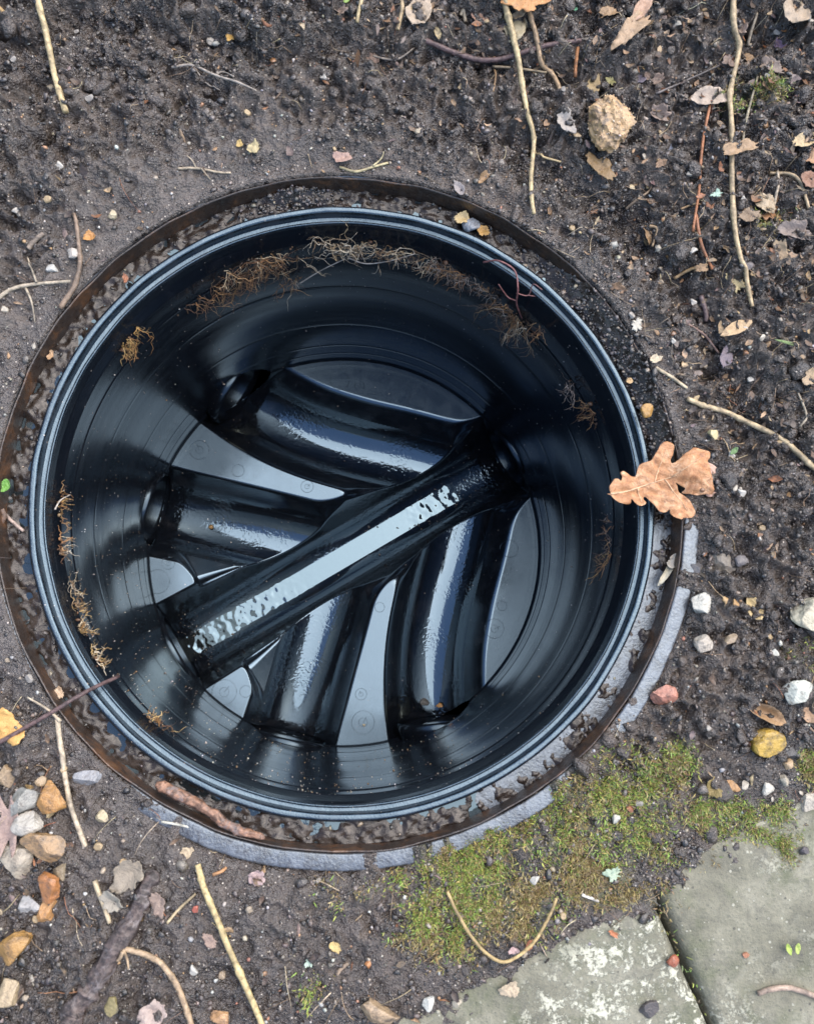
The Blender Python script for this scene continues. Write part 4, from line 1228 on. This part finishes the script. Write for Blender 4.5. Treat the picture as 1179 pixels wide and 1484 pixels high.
stem([(1128, 236), (1145, 262), (1172, 302)], 3, 2.6, (.46, .34, .2), 'straw slanting over the rotted leaves at the right edge', 'straw', 'straw', TW, dz=.004)
stem([(1118, 300), (1123, 275), (1133, 240)], 2.6, 2.4, (.52, .42, .3), 'upright pale straw beside the rotted leaves', 'straw', 'straw', TW, dz=.005)
stem([(1072, 210), (1080, 175), (1090, 120)], 2.6, 2, (.36, .30, .2), 'faint grass stalk right of the longest straw', 'straw', 'straw', TW, dz=.003)
stem([(1085, 70), (1096, 40), (1104, 5)], 3, 2.4, (.50, .40, .28), 'pale straw at the top right beside the purple leaf', 'straw', 'straw', TW, dz=.003)
stem([(517, 35), (522, 12), (526, -10)], 3, 3, STRAW, 'short yellow straw cut by the top edge', 'straw', 'straw', TW, dz=.002)
stem([(576, 40), (582, 18), (578, -8)], 3.6, 3, (.40, .29, .16), 'bent yellow straw beside the grassy tuft at the top', 'straw', 'straw', TW, dz=.004)
stem([(590, 25), (600, 8), (612, -10)], 3, 2.4, (.46, .32, .16), 'orange-yellow straw leaning right at the top edge', 'straw', 'straw', TW, dz=.004)
stem([(672, 40), (671, 15), (672, -8)], 3.4, 3, (.5, .42, .3), 'upright whitish straw right of the tan leaf', 'straw', 'straw', TW, dz=.004)
stem([(88, 448), (108, 418), (118, 380), (113, 335), (108, 310)], 4.5, 3, (.22, .15, .10), 'bent brown twig rising beside the left of the frame', 'twig', 'twig', TW, dz=.002, nodes=3)
stem([(-8, 442), (20, 420), (55, 411), (105, 410)], 3.4, 2.4, (.40, .33, .24), 'pale curved root at the left edge', 'root', 'root', TW, dz=.002, branches=[([(38, 416), (48, 440), (53, 470)], 2), ([(55, 411), (48, 392), (42, 375)], 1.8)])
stem([(42, 362), (52, 352), (64, 340)], 4, 3.6, (.26, .20, .15), 'stubby greyish twig above the pale curved root', 'twig', 'twig', TW, dz=.001)
stem([(258, 245), (285, 246), (315, 250), (335, 252)], 2.2, 1.6, (.40, .32, .22), 'thin pale straw above the left of the frame', 'straw', 'straw', TW, dz=.002, branches=[([(292, 246), (300, 256), (306, 263)], 1.4), ([(285, 246), (280, 236), (272, 228)], 1.4)])
stem([(492, 243), (515, 250), (540, 243), (562, 236)], 2.4, 2, (.48, .40, .22), 'thin yellowish root curving just above the frame', 'root', 'root', TW, dz=.002, branches=[([(540, 243), (552, 232), (556, 222)], 1.5)])
stem([(540, 84), (575, 76), (600, 72)], 2, 1.6, (.30, .25, .2), 'thin pale rootlet in the dug soil at top centre', 'root', 'root', TW, dz=.0015)
stem([(172, 980), (120, 1006), (70, 1035), (0, 1075), (-15, 1082)], 3, 3.6, (.105, .06, .055), 'dark thin twig slanting over the lower left rim', 'twig', 'twig', TW, zs=[-.012, .0145, .019, .020, .020])
stem([(84, 1042), (92, 1090), (102, 1150), (122, 1215), (124, 1225)], 4, 3.6, (.46, .37, .26), 'pale stalk left of the rim between the twig and the orange stones', 'straw', 'straw', TW, dz=.003, nodes=3, branches=[([(90, 1045), (72, 1028), (42, 1010)], 2.4)])
stem([(138, 1275), (148, 1302), (160, 1336)], 3.8, 3.2, (.48, .38, .24), 'pale stalk beside the thick dark stick', 'straw', 'straw', TW, dz=.003)
stem([(288, 1250), (300, 1295), (320, 1345), (352, 1415), (384, 1492)], 4.4, 4.4, (.50, .38, .18), 'long yellow straw at the bottom left', 'straw', 'straw', TW, dz=.004, nodes=5)
stem([(178, 1374), (205, 1378), (235, 1394), (258, 1428), (282, 1490)], 3.8, 4.2, (.36, .25, .15), 'curved brown stalk at the bottom left', group=TW, dz=.003, nodes=4, branches=[([(180, 1376), (176, 1386), (172, 1390)], 3), ([(180, 1374), (186, 1388), (188, 1402)], 2.2)])
stem([(226, 1262), (205, 1310), (178, 1350), (150, 1400), (118, 1452), (100, 1490)], 12, 16, (.085, .060, .052), 'thick dark stick pressed into the soil at the bottom left', 'stick', 'stick', TW, kind='bark', dz=-.004, wig=.3)
stem([(226, 1136), (270, 1160), (310, 1182), (345, 1200), (385, 1214)], 8.5, 5.5, (.24, .125, .075), 'brown bark-covered twig lying along the lower left rim', 'twig', 'twig', TW, kind='bark', zs=[.006, .008, .010, .012, .012], wig=.4)
stem([(646, 1288), (662, 1322), (684, 1358), (715, 1386), (738, 1387), (768, 1362), (792, 1326), (802, 1298)], 2.6, 2.4, (.44, .31, .13), 'thin tan stalk bent into a bow over the moss', group=TW, dz=.004, lift=.0042)
stem([(1097, 1440), (1120, 1434), (1145, 1432), (1168, 1438), (1190, 1450)], 4, 4.6, (.32, .23, .17), 'brown twig lying on the right-hand slab', 'twig', 'twig', TW, zs=[.0155] * 5)
stem([(842, 1296), (852, 1300), (866, 1306)], 2.6, 2.2, (.62, .56, .48), 'short whitish straw on the moss above the slab joint', 'straw', 'straw', TW, dz=.004)
stem([(308, 1268), (322, 1262), (328, 1256)], 2.6, 2, (.40, .20, .08), 'tiny orange twig above the long yellow straw', 'twig', 'twig', TW, dz=.002)
stem([(235, 1190), (260, 1196), (280, 1200), (288, 1210)], 2, 1.6, (.48, .46, .38), 'thin whitish rootlet below the bark-covered twig', 'root', 'root', TW, dz=.002)
stem([(242, 1338), (262, 1315), (284, 1294)], 2.2, 1.8, (.42, .32, .18), 'thin tan straw left of the long yellow one', 'straw', 'straw', TW, dz=.002)
stem([(488, 1410), (496, 1402), (504, 1395)], 3, 2.6, (.38, .27, .18), 'tiny light brown stick below the green moss', 'twig', 'twig', TW, dz=.002)
stem([(0, 762), (6, 750), (2, 738)], 4, 4, (.2, .12, .08), 'brown stub on the mud at the far left of the frame', 'twig', 'twig', TW, zs=[.002, .004, .006])
stem([(8, 745), (20, 758), (34, 770)], 2.6, 2.8, (.34, .25, .2), 'greyish stalk on the left frame mud', 'twig', 'twig', TW, zs=[.000, .001, -.001])

# ------------------------------------------------------------------ leaves
LG = 'dead leaves on the soil'
leaf(608, 18, 58, 40, 1.1, (.40, .31, .22), 'crumpled pale tan leaf at the top, left of the whitish straw', 1, 'oval', .5)
leaf(762, 8, 84, 46, .15, (.46, .22, .075), 'bright orange-brown leaf cut by the top edge', 2, 'torn', .5, lift=.004)
leaf(746, 42, 56, 34, 1.2, (.42, .35, .22), 'yellowish tan leaf under the orange-brown one', 3, 'oval', .4)
leaf(700, 14, 40, 28, -.6, (.34, .20, .14), 'brown folded leaf between the two top straws', 4, 'torn', .5)
leaf(1026, 146, 72, 32, .12, (.40, .32, .25), 'pinkish-grey pointed leaf crossed by the longest straw', 5, 'lance', .5, lift=.003)
leaf(905, 55, 96, 34, .85, (.36, .24, .14), 'splintered tan strip of leaf leaning at the top right', 6, 'torn', .6, lift=.004)
leaf(925, 22, 62, 22, .95, (.42, .26, .17), 'pink-brown strip of leaf above the splintered one', 7, 'lance', .6, lift=.005)
leaf(857, 130, 54, 22, 1.25, (.36, .26, .13), 'narrow yellow-brown leaf standing above the sandy lump', 8, 'lance', .6, lift=.003)
leaf(884, 120, 26, 20, .6, (.28, .25, .10), 'small olive star-shaped leaf scrap above the sandy lump', 9, 'star', .3)
leaf(818, 180, 46, 30, -.9, (.34, .30, .26), 'frayed grey-white leaf left of the sandy lump', 10, 'torn', .5)
leaf(870, 244, 62, 34, -.75, (.21, .13, .055), 'dark brown slab of rotten leaf under the sandy lump', 11, 'torn', .25)
leaf(700, 260, 28, 18, .8, (.30, .19, .10), 'rolled brown leaf scrap above the frame', 12, 'torn', .5, roll=1.6)
leaf(665, 276, 18, 26, .4, (.26, .23, .22), 'little grey curled leaf above the frame', 13, 'oval', .7)
leaf(496, 230, 30, 22, .3, (.38, .25, .20), 'pink leaf scrap above the top of the frame', 14, 'torn', .4)
leaf(368, 217, 22, 20, .5, (.42, .34, .18), 'small yellow-cream leaf scrap in the upper left soil', 15, 'torn', .3)
leaf(347, 211, 12, 12, .5, (.44, .30, .10), 'tiny yellow scrap beside the yellow-cream one', 16, 'torn', .3)
leaf(338, 68, 20, 16, .9, (.50, .29, .07), 'small bright orange leaf scrap at the upper left', 17, 'torn', .4)
leaf(131, 343, 18, 18, .2, (.44, .21, .06), 'small orange leaf scrap left of the frame', 18, 'torn', .5)
leaf(925, 112, 34, 24, 1.1, (.14, .12, .15), 'dark bluish leaf near the splintered tan strip', 19, 'oval', .4)
leaf(966, 216, 18, 20, 1.2, (.18, .20, .26), 'small blue-grey leaf scrap below the thin dark twig', 20, 'torn', .2)
leaf(1139, 50, 34, 20, 1.1, (.19, .13, .20), 'purple-grey leaf at the top right corner', 21, 'lance', .5, lift=.003)
leaf(1155, 14, 54, 46, .9, (.38, .29, .20), 'large pale tan leaf at the top right corner', 22, 'oval', .5, lift=.004)
leaf(1118, 100, 44, 22, -.4, (.20, .15, .12), 'dull brown leaf below the large pale tan one', 23, 'torn', .5)
leaf(1131, 296, 56, 40, .5, (.34, .17, .075), 'heap-side orange-brown leaf crossed by a slanting straw', 24, 'lobed', .6, lift=.003)
leaf(1106, 300, 36, 36, -.5, (.40, .31, .20), 'tan curled leaf left of the orange-brown heap leaf', 25, 'torn', .6)
leaf(1164, 203, 44, 26, .2, (.54, .40, .22), 'yellow-cream leaf at the right edge', 26, 'torn', .5, lift=.003)
leaf(1174, 232, 36, 30, -.3, (.42, .24, .13), 'light brown leaf under the yellow-cream one', 27, 'torn', .5)
leaf(1064, 222, 64, 24, .35, (.34, .22, .12), 'brown torn leaf behind the longest straw', 28, 'torn', .5)
leaf(1172, 262, 30, 34, .9, (.24, .12, .07), 'dark reddish leaf at the right edge beside the straw', 29, 'oval', .5)
leaf(1080, 315, 40, 26, 0.2, (.22, .15, .09), 'dark brown leaf next to the tan curled one', 30, 'torn', .5)
leaf(1150, 340, 60, 34, -.2, (.24, .19, .16), 'grey-brown rotted leaf at the right edge', 31, 'torn', .6)
leaf(1068, 405, 46, 38, .6, (.47, .38, .20), 'pale yellow torn leaf under the end of the longest straw', 32, 'star', .4, lift=.002)
leaf(1063, 478, 58, 20, .45, (.48, .33, .18), 'tan forked leaf right of the furrow', 33, 'lance', .6, lift=.003)
leaf(1048, 470, 30, 12, 1.2, (.40, .28, .16), 'narrow tan leaf touching the forked one', 34, 'lance', .5)
leaf(1050, 516, 44, 20, 1.25, (.20, .16, .18), 'purple-grey narrow leaf below the forked tan one', 35, 'oval', .3)
leaf(921, 471, 26, 20, 1.1, (.44, .41, .34), 'whitish crumbly scrap right of the rim', 36, 'star', .3)
leaf(949, 521, 22, 14, .3, (.50, .41, .28), 'cream scrap above the short pale straw', 37, 'torn', .3)
leaf(911, 553, 12, 10, .3, (.46, .30, .14), 'tiny tan scrap above the amber stone', 38, 'torn', .3)
leaf(668, 318, 26, 20, .3, (.52, .38, .18), 'yellow-tan leaf scrap on the top of the rim', 39, 'torn', .4, z=.0005, group='scraps on the rim')
leaf(699, 336, 20, 24, .9, (.40, .23, .07), 'orange-brown leaf scrap on the rim by the blue-grey stone', 40, 'torn', .5, z=-.001, group='scraps on the rim')
leaf(1106, 1034, 64, 26, -.45, (.36, .22, .11), 'curled tan-brown leaf between the white and the yellow stone', 41, 'lance', .9, lift=.002, roll=.9)
leaf(1170, 1030, 36, 34, .4, (.36, .23, .14), 'brown crumpled leaf at the right edge beside the white stone', 42, 'torn', .5)
leaf(1031, 1140, 26, 30, .9, (.22, .16, .05), 'olive-brown leaf scrap above the slab', 43, 'torn', .5)
leaf(1056, 1138, 16, 28, 1.1, (.40, .22, .09), 'orange sliver of leaf beside the olive-brown scrap', 44, 'lance', .5)
leaf(1092, 880, 30, 38, .4, (.50, .38, .19), 'yellow-tan oval leaf right of the white angular stone', 45, 'oval', .6, lift=.002)
leaf(14, 1056, 44, 52, .7, (.58, .33, .10), 'bright orange leaf at the left edge under the dark twig', 46, 'torn', .4, lift=.002)
leaf(8, 1195, 46, 84, .1, (.34, .24, .20), 'pink leaf at the left edge beside the grey stone', 47, 'lobed', .4)
leaf(187, 1268, 54, 40, .9, (.24, .20, .15), 'grey-brown rotted leaf above the thick dark stick', 48, 'torn', .5)
leaf(228, 1310, 24, 36, .2, (.25, .18, .14), 'dull brown triangular leaf right of the thick dark stick', 49, 'torn', .4)
leaf(163, 1308, 36, 26, -.6, (.28, .25, .20), 'grey scrap of leaf left of the thick dark stick', 50, 'torn', .4)
leaf(373, 1272, 24, 22, .2, (.40, .29, .27), 'pinkish scrap right of the long yellow straw', 51, 'torn', .3)
leaf(271, 1234, 26, 16, .6, (.44, .34, .22), 'tan scrap of leaf below the bark-covered twig', 52, 'torn', .4)
leaf(305, 1361, 26, 16, -.7, (.26, .18, .14), 'brown scrap close to the long yellow straw', 53, 'torn', .4)
leaf(222, 1466, 40, 34, .5, (.36, .28, .24), 'pinkish-grey flat leaf at the bottom left', 54, 'torn', .4)
leaf(486, 1370, 14, 18, 1.0, (.50, .36, .14), 'yellow leaf scrap on the dark ground below the moss', 55, 'torn', .4)
leaf(736, 1432, 28, 20, .4, (.44, .35, .24), 'tan leaf scrap at the edge of the lichened slab', 56, 'torn', .5, z=.0145)
leaf(767, 1367, 16, 12, .8, (.40, .14, .06), 'red-orange scrap right of the bowed stalk', 57, 'torn', .4)
leaf(743, 1376, 16, 10, .4, (.44, .30, .28), 'pink scrap inside the bowed stalk', 58, 'torn', .4)
leaf(887, 1352, 16, 8, -.5, (.42, .15, .06), 'rust-red flake on the lichened slab', 59, 'torn', .3, z=.0145)
leaf(885, 1265, 28, 20, .3, (.34, .42, .30), 'pale green lichen flake on the moss', 60, 'star', .4, name='lichen_flake', cat='lichen', group=None, lift=.003)
leaf(447, 1393, 12, 14, .3, (.40, .50, .40), 'tiny pale green lichen flake on the bottom ground', 61, 'star', .4, name='lichen_flake', cat='lichen', group=None)
leaf(1036, 284, 30, 14, .3, (.30, .42, .33), 'pale blue-green lichen flake crossed by the thin orange stem', 62, 'star', .4, name='lichen_flake', cat='lichen', group=None, lift=.003)
leaf(10, 705, 14, 20, -.3, (.13, .30, .05), 'fresh bright green leaflet on the left of the frame', 63, 'oval', .4, name='green_leaflet', z=.004, group=None)
leaf(502, 2, 12, 20, -.3, (.20, .30, .06), 'small green sprig at the top edge', 64, 'lance', .4, name='green_leaflet', group=None, lift=.003)
leaf(832, 2, 14, 18, .8, (.12, .34, .20), 'small blue-green leaflet at the top edge', 65, 'lance', .4, name='green_leaflet', group=None, lift=.003)
leaf(1060, 655, 18, 8, .7, (.10, .19, .06), 'small green grass blade below the slanting straw', 66, 'lance', .4, name='grass_blade', cat='grass blade', group=None, lift=.003)
leaf(1140, 500, 50, 5, -.25, (.15, .22, .07), 'thin green grass blade at the right', 67, 'lance', .4, name='grass_blade', cat='grass blade', group=None, lift=.003)
leaf(1140, 1374, 8, 16, .3, (.34, .44, .08), 'yellow-green sprout on the right-hand slab', 68, 'lance', .5, name='green_leaflet', z=.0155, group=None)
leaf(1153, 1373, 8, 15, -.2, (.36, .44, .10), 'second yellow-green sprout on the right-hand slab, nearer the edge', 69, 'lance', .5, name='green_leaflet', z=.0155, group=None)
leaf(636, 1022, 18, 12, .2, (.44, .22, .06), 'orange scrap of leaf in the lower right branch inlet', 70, 'torn', .5, z=ZB - .036, group=None)
leaf(312, 652, 16, 14, .9, (.36, .30, .27), 'three-cornered grey flake on the left bench', 71, 'torn', .3, z=ZB - .002, group=None, lift=.0008)
leaf(964, 826, 60, 13, 1.0, (.58, .52, .38), 'pale spindly leaf lying on the right of the frame', 72, 'lance', .5, z=-.001, lift=.003, group='scraps on the rim', roll=1.2)
leaf(972, 814, 22, 20, .4, (.42, .37, .30), 'crumpled grey-tan leaf end above the spindly one', 73, 'torn', .6, z=.002, lift=.003, group='scraps on the rim')
leaf(505, 266, 14, 10, .4, (.34, .26, .2), 'tiny brown flake on the top frame mud', 74, 'torn', .4, z=.002, group='scraps on the rim')
leaf(88, 1003, 18, 12, -.9, (.48, .34, .22), 'tan chip on the lower left frame mud', 75, 'torn', .4, z=-.001, group='scraps on the rim')
leaf(75, 516, 16, 10, 1.0, (.42, .26, .14), 'light brown chip on the left frame mud', 76, 'torn', .4, z=0, group='scraps on the rim')
leaf(183, 405, 10, 16, .1, (.30, .12, .06), 'reddish chip on the upper left frame mud', 77, 'torn', .4, z=-.001, group='scraps on the rim')

# ------------------------------------------------------------------ stones
SG = 'stones lying on the soil'
OR_, GY_, WH_, TNs, YL_ = (.42, .22, .07), (.30, .30, .29), (.52, .51, .48), (.38, .29, .19), (.46, .30, .05)
ST = [
 (880, 192, 74, 92, .25, (.50, .33, .17), 'large sandy tan lump caked with grit at the upper right', 1, .22),
 (1019, 881, 44, 44, .5, (.48, .48, .46), 'white and grey angular stone right of the frame', 12, .25),
 (1016, 934, 30, 26, .6, (.42, .38, .34), 'pale oval pebble below the white angular stone', 3, .3),
 (1056, 928, 26, 14, .6, (.36, .28, .2), 'tan sliver of stone right of the pale oval pebble', 7, .3),
 (1168, 890, 64, 52, -.3, (.52, .48, .38), 'big cream flat stone at the right edge', 8, .3),
 (1151, 1004, 50, 38, .4, (.58, .60, .56), 'chunky white stone right of the curled leaf', 10, .2),
 (1104, 1077, 58, 44, .1, YL_, 'glossy mustard-yellow stone on the right', 2, .12),
 (959, 1008, 40, 36, .3, (.44, .20, .15), 'pinkish-red stone beside the grey flange', 3, .2),
 (937, 596, 22, 22, .4, (.40, .22, .05), 'amber pebble above the oak leaf', 5, .25),
 (1031, 630, 18, 18, 0, (.55, .48, .28), 'cream-yellow pebble above the tip of the oak leaf', 4, .25),
 (1044, 815, 40, 44, .8, (.19, .17, .15), 'grey-brown angular stone below the oak leaf', 9, .3),
 (1006, 826, 24, 22, .2, (.10, .10, .115), 'dark slate pebble beside the grey-brown angular stone', 5, .3),
 (1070, 815, 24, 22, .2, (.13, .12, .13), 'dark grey pebble right of the grey-brown angular stone', 5, .3),
 (1145, 1091, 22, 18, .2, (.05, .05, .055), 'blackish pebble at the foot of the mustard stone', 4, .3),
 (1139, 1108, 16, 18, .2, (.44, .32, .2), 'tan pebble under the blackish one', 4, .25),
 (1109, 1144, 22, 20, .4, (.56, .54, .5), 'small white pebble above the right-hand slab', 5, .25),
 (1135, 1130, 14, 16, .4, (.42, .38, .32), 'little grey-tan pebble right of the small white one', 5, .25),
 (1120, 946, 13, 13, .4, (.58, .58, .54), 'small round white pebble above the chunky white stone', 5, .25),
 (890, 1187, 15, 16, .3, (.58, .58, .55), 'white pebble alone on the moss', 4, .1),
 (911, 1172, 11, 11, .3, (.42, .17, .10), 'tiny red pebble on the moss above the white one', 4, .1),
 (1026, 1055, 9, 9, .3, (.5, .46, .42), 'tiny pale pebble left of the mustard stone', 4, .2),
 (1168, 1160, 34, 26, .2, (.40, .37, .33), 'pale grey stone at the right edge by the moss tongue', 8, .35),
 (1064, 874, 12, 14, .2, (.44, .27, .12), 'little amber pebble left of the yellow-tan leaf', 4, .25),
 (1049, 870, 10, 12, .2, (.46, .30, .14), 'tiny orange-tan pebble next to the little amber one', 4, .25),
 (78, 1160, 40, 54, .1, OR_, 'orange stone left of the pale stalk', 7, .25),
 (38, 1164, 48, 42, .6, GY_, 'grey stone with white face left of the orange one', 11, .25),
 (40, 1192, 40, 30, .2, (.44, .42, .40), 'pale grey wedge of stone under the grey stone', 9, .25),
 (66, 1224, 58, 44, -.6, (.33, .21, .11), 'brown and cream stone below the orange one', 10, .25),
 (30, 1244, 58, 48, -.3, (.42, .37, .31), 'whitish brown-streaked stone at the lower left edge', 10, .25),
 (75, 1281, 34, 44, -.4, (.40, .17, .06), 'rust-orange stone below the brown and cream one', 7, .25),
 (67, 1321, 34, 32, .3, (.46, .24, .09), 'rounded orange stone lowest of its heap', 5, .25),
 (43, 1310, 30, 32, .4, (.40, .39, .40), 'bluish-white stone beside the rounded orange one', 8, .25),
 (20, 1368, 52, 40, .5, (.42, .24, .08), 'orange-brown slab of stone at the left edge near the bottom', 8, .3),
 (12, 1440, 36, 38, .4, (.42, .33, .22), 'tan stone at the left edge, lowest of all', 7, .3),
 (88, 1262, 22, 26, .4, (.30, .24, .17), 'dull tan stone tucked beside the rust-orange one', 8, .35),
 (10, 1125, 30, 40, .2, (.34, .25, .16), 'yellowish-brown stone at the left edge under the orange leaf', 8, .3),
 (165, 1457, 22, 24, .2, (.24, .20, .09), 'olive pebble by the foot of the thick dark stick', 5, .3),
 (322, 1472, 30, 26, .2, (.46, .27, .14), 'orange-pink pebble between curved stalk and straw at the bottom', 6, .3),
 (127, 1128, 38, 22, .1, (.26, .27, .31), 'bluish-grey flat pebble right of the pale stalk', 5, .45),
 (150, 1183, 18, 18, .1, (.44, .37, .25), 'cream pebble right of the pale stalk', 5, .3),
 (62, 1132, 18, 14, .1, (.40, .30, .2), 'small tan pebble above the orange stone', 5, .3),
 (284, 1317, 9, 9, .1, (.44, .12, .08), 'tiny red pebble beside the long yellow straw', 4, .2),
 (322, 1412, 10, 12, .1, (.34, .27, .2), 'tiny tan pebble left of the long yellow straw', 4, .2),
 (544, 1461, 68, 32, -.25, (.36, .26, .17), 'flat tan stone at the bottom centre', 6, .4),
 (620, 1454, 16, 22, -.3, (.60, .60, .58), 'bright white pebble right of the flat tan stone', 6, .2),
 (532, 1396, 10, 13, .1, (.44, .19, .07), 'tiny orange pebble above the flat tan stone', 4, .2),
 (662, 1452, 18, 14, .1, (.40, .36, .30), 'greyish pebble at the corner of the lichened slab', 5, .3),
 (682, 326, 30, 26, .2, (.20, .23, .29), 'blue-grey stone on the upper rim between two leaf scraps', 8, .2),
 (614, 1018, 24, 20, .2, (.12, .12, .12), 'dark stone lying in the lower right branch inlet', 6, .3),
 (306, 764, 11, 11, .2, (.30, .18, .06), 'round amber bead in the left branch channel', 0, .2),
 (527, 1051, 9, 8, .2, (.50, .46, .36), 'pale crumb on the pointed bench inside a moulded ring', 4, .2),
 (972, 1390, 18, 18, .2, (.33, .10, .05), 'round red-brown berry-like pebble beside the slab joint', 2, .1),
 (921, 1343, 22, 18, .4, (.06, .065, .08), 'dark blue-black crumb on the lichened slab', 6, .2),
 (1079, 1382, 10, 9, .4, (.40, .17, .09), 'small orange crumb on the right-hand slab', 4, .2),
 (1162, 1233, 16, 14, .4, (.06, .05, .06), 'dark crumb at the upper edge of the right-hand slab', 5, .2),
 (940, 1464, 30, 26, .4, (.07, .06, .062), 'dark lump of dirt at the bottom of the lichened slab', 8, .35),
 (1146, 1434, 1, 1, 0, GY_, None, 1, 0),
 (75, 130, 14, 14, .2, (.44, .38, .3), 'cream pebble beside the thick yellow straw', 4, .25),
 (302, 45, 14, 15, .2, (.50, .45, .4), 'whitish pebble above the orange scrap at upper left', 5, .25),
 (470, 108, 14, 12, .2, (.54, .52, .5), 'white pebble in the dug soil above the chamber', 5, .25),
 (438, 34, 10, 14, .4, (.50, .40, .28), 'cream sliver of stone near the top edge', 5, .25),
 (164, 312, 16, 14, .2, (.44, .38, .27), 'pale yellowish pebble near the upper left of the frame', 5, .25),
 (78, 392, 20, 16, .2, (.50, .50, .50), 'white pebble left of the bent brown twig', 6, .25),
 (107, 368, 16, 16, .2, (.44, .41, .39), 'greyish-white pebble above the white one by the bent twig', 6, .25),
 (8, 450, 12, 12, .2, (.50, .46, .4), 'pale pebble by the pale curved root at the left edge', 5, .25),
 (607, 190, 18, 12, .2, (.36, .31, .24), 'flat grey-tan pebble left of the long upright straw', 5, .35),
 (952, 362, 12, 12, .2, (.52, .47, .4), 'cream pebble above the small brown upright stem', 5, .25),
 (1092, 378, 20, 18, .2, (.26, .24, .26), 'greyish pebble right of the end of the longest straw', 5, .3),
 (1000, 252, 14, 10, .2, (.44, .40, .36), 'small pale pebble left of the thin orange stem', 5, .3),
]
for i, (x, y, w, h, a, c, lab, fc, sk) in enumerate(ST):
    if lab is None: continue
    zz = None
    d, cc = slab_in(*at(x, y, .014)[:2])
    if d > .02 and abs(cc) > .004: zz = .0136
    if i == 47: zz = -.003
    if lab.startswith('dark stone lying'): zz = ZB - .040
    if lab.startswith('round amber'): zz = ZB - .0385
    if lab.startswith('pale crumb'): zz = ZB - .0012
    if i == 47 or 'rim between' in lab: zz = -.002
    stone(x, y, w, h, a, c, lab, 500 + i, SG if zz is None else None, fc, sk, 'pebble' if max(w, h) < 26 else 'stone', 'pebble' if max(w, h) < 26 else 'stone', zz, .75 if max(w, h) < 20 else .62, .20 if 'sandy' in lab else .05)
# sand caked on the large lump
lump_o = next(o for o in COL.objects if 'sandy tan lump' in o.get('label', ''))
lv = np.array([q.co[:] for q in lump_o.data.vertices]); lv = lv[(lv[:, 2] > .006)]
lv = lv[rng.choice(len(lv), 420)] + rng.normal(0, .0005, (420, 3))
v, f = lumps(lv, rng.uniform(.0003, .0009, 420))
c = palette(420, [(.30, .19, .10), (.42, .30, .18), (.16, .09, .045), (.50, .42, .32)], [5, 4, 2, 2])
mesh('sand_crust', v, f, attr_mat('sand', (.35, .7), .0003, 900, .4), lump_o, col=np.repeat(c, 12, 0), smooth=False)
# more pebbles of a few millimetres that nothing tells apart
proto = []
SMALL = 'small pale pebbles pressed into the mud'
for k in range(5):
    o = stone(590, 200, 12, 10, .3 * k, [(.46, .42, .37), (.36, .30, .24), (.50, .48, .46), (.40, .30, .18), (.30, .28, .27)][k], 'tiny pale pebble pressed into the dark mud', 700 + k, SMALL, 5, .3, 'tiny_pebble', 'pebble', None, .8)
    proto.append(o)
p = rand_xy(150, lambda x, y: .35 + .65 * ss(.1, .3, np.abs(x)))
for i, q in enumerate(p):
    o = proto[i % 5] if i < 5 else proto[i % 5].copy()
    if i >= 5: COL.objects.link(o)
    s_ = rng.uniform(.55, 1.15)
    o.scale = (s_, s_, s_); o.rotation_euler.z = rng.uniform(0, 6.28)
    o.location = (q[0], q[1], float(ground_z(q[0], q[1])) - .0006)
# torn leaves of the litter, which nothing tells apart
protos = [leaf(1150, 120, L_, w_, .3, c_, 'torn brown leaf scrap half sunk in the litter', 900 + k, 'torn', .6, name='leaf_scrap', group='torn leaf scraps in the litter') for k, (L_, w_, c_) in enumerate([(34, 24, (.30, .19, .10)), (28, 18, (.22, .13, .07)), (40, 22, (.38, .27, .16)), (24, 20, (.16, .10, .07)), (30, 14, (.42, .31, .20)), (36, 26, (.26, .19, .15))])]
p = rand_xy(64, lambda x, y: np.clip(ss(.17, .30, x) * ss(.06, .20, y) + ss(.315, .35, y) * ss(-.08, .05, x), 0, 1) * (1 - .6 * ss(.38, .42, x)))
for i, q in enumerate(p):
    o = protos[i % 6] if i < 6 else protos[i % 6].copy()
    if i >= 6: COL.objects.link(o)
    s_ = rng.uniform(.55, 1.1)
    o.scale = (s_, s_, s_); o.rotation_euler = (rng.normal(0, .25), rng.normal(0, .25), rng.uniform(0, 6.28))
    o.location = (q[0], q[1], float(ground_z(q[0], q[1])) + .0012)
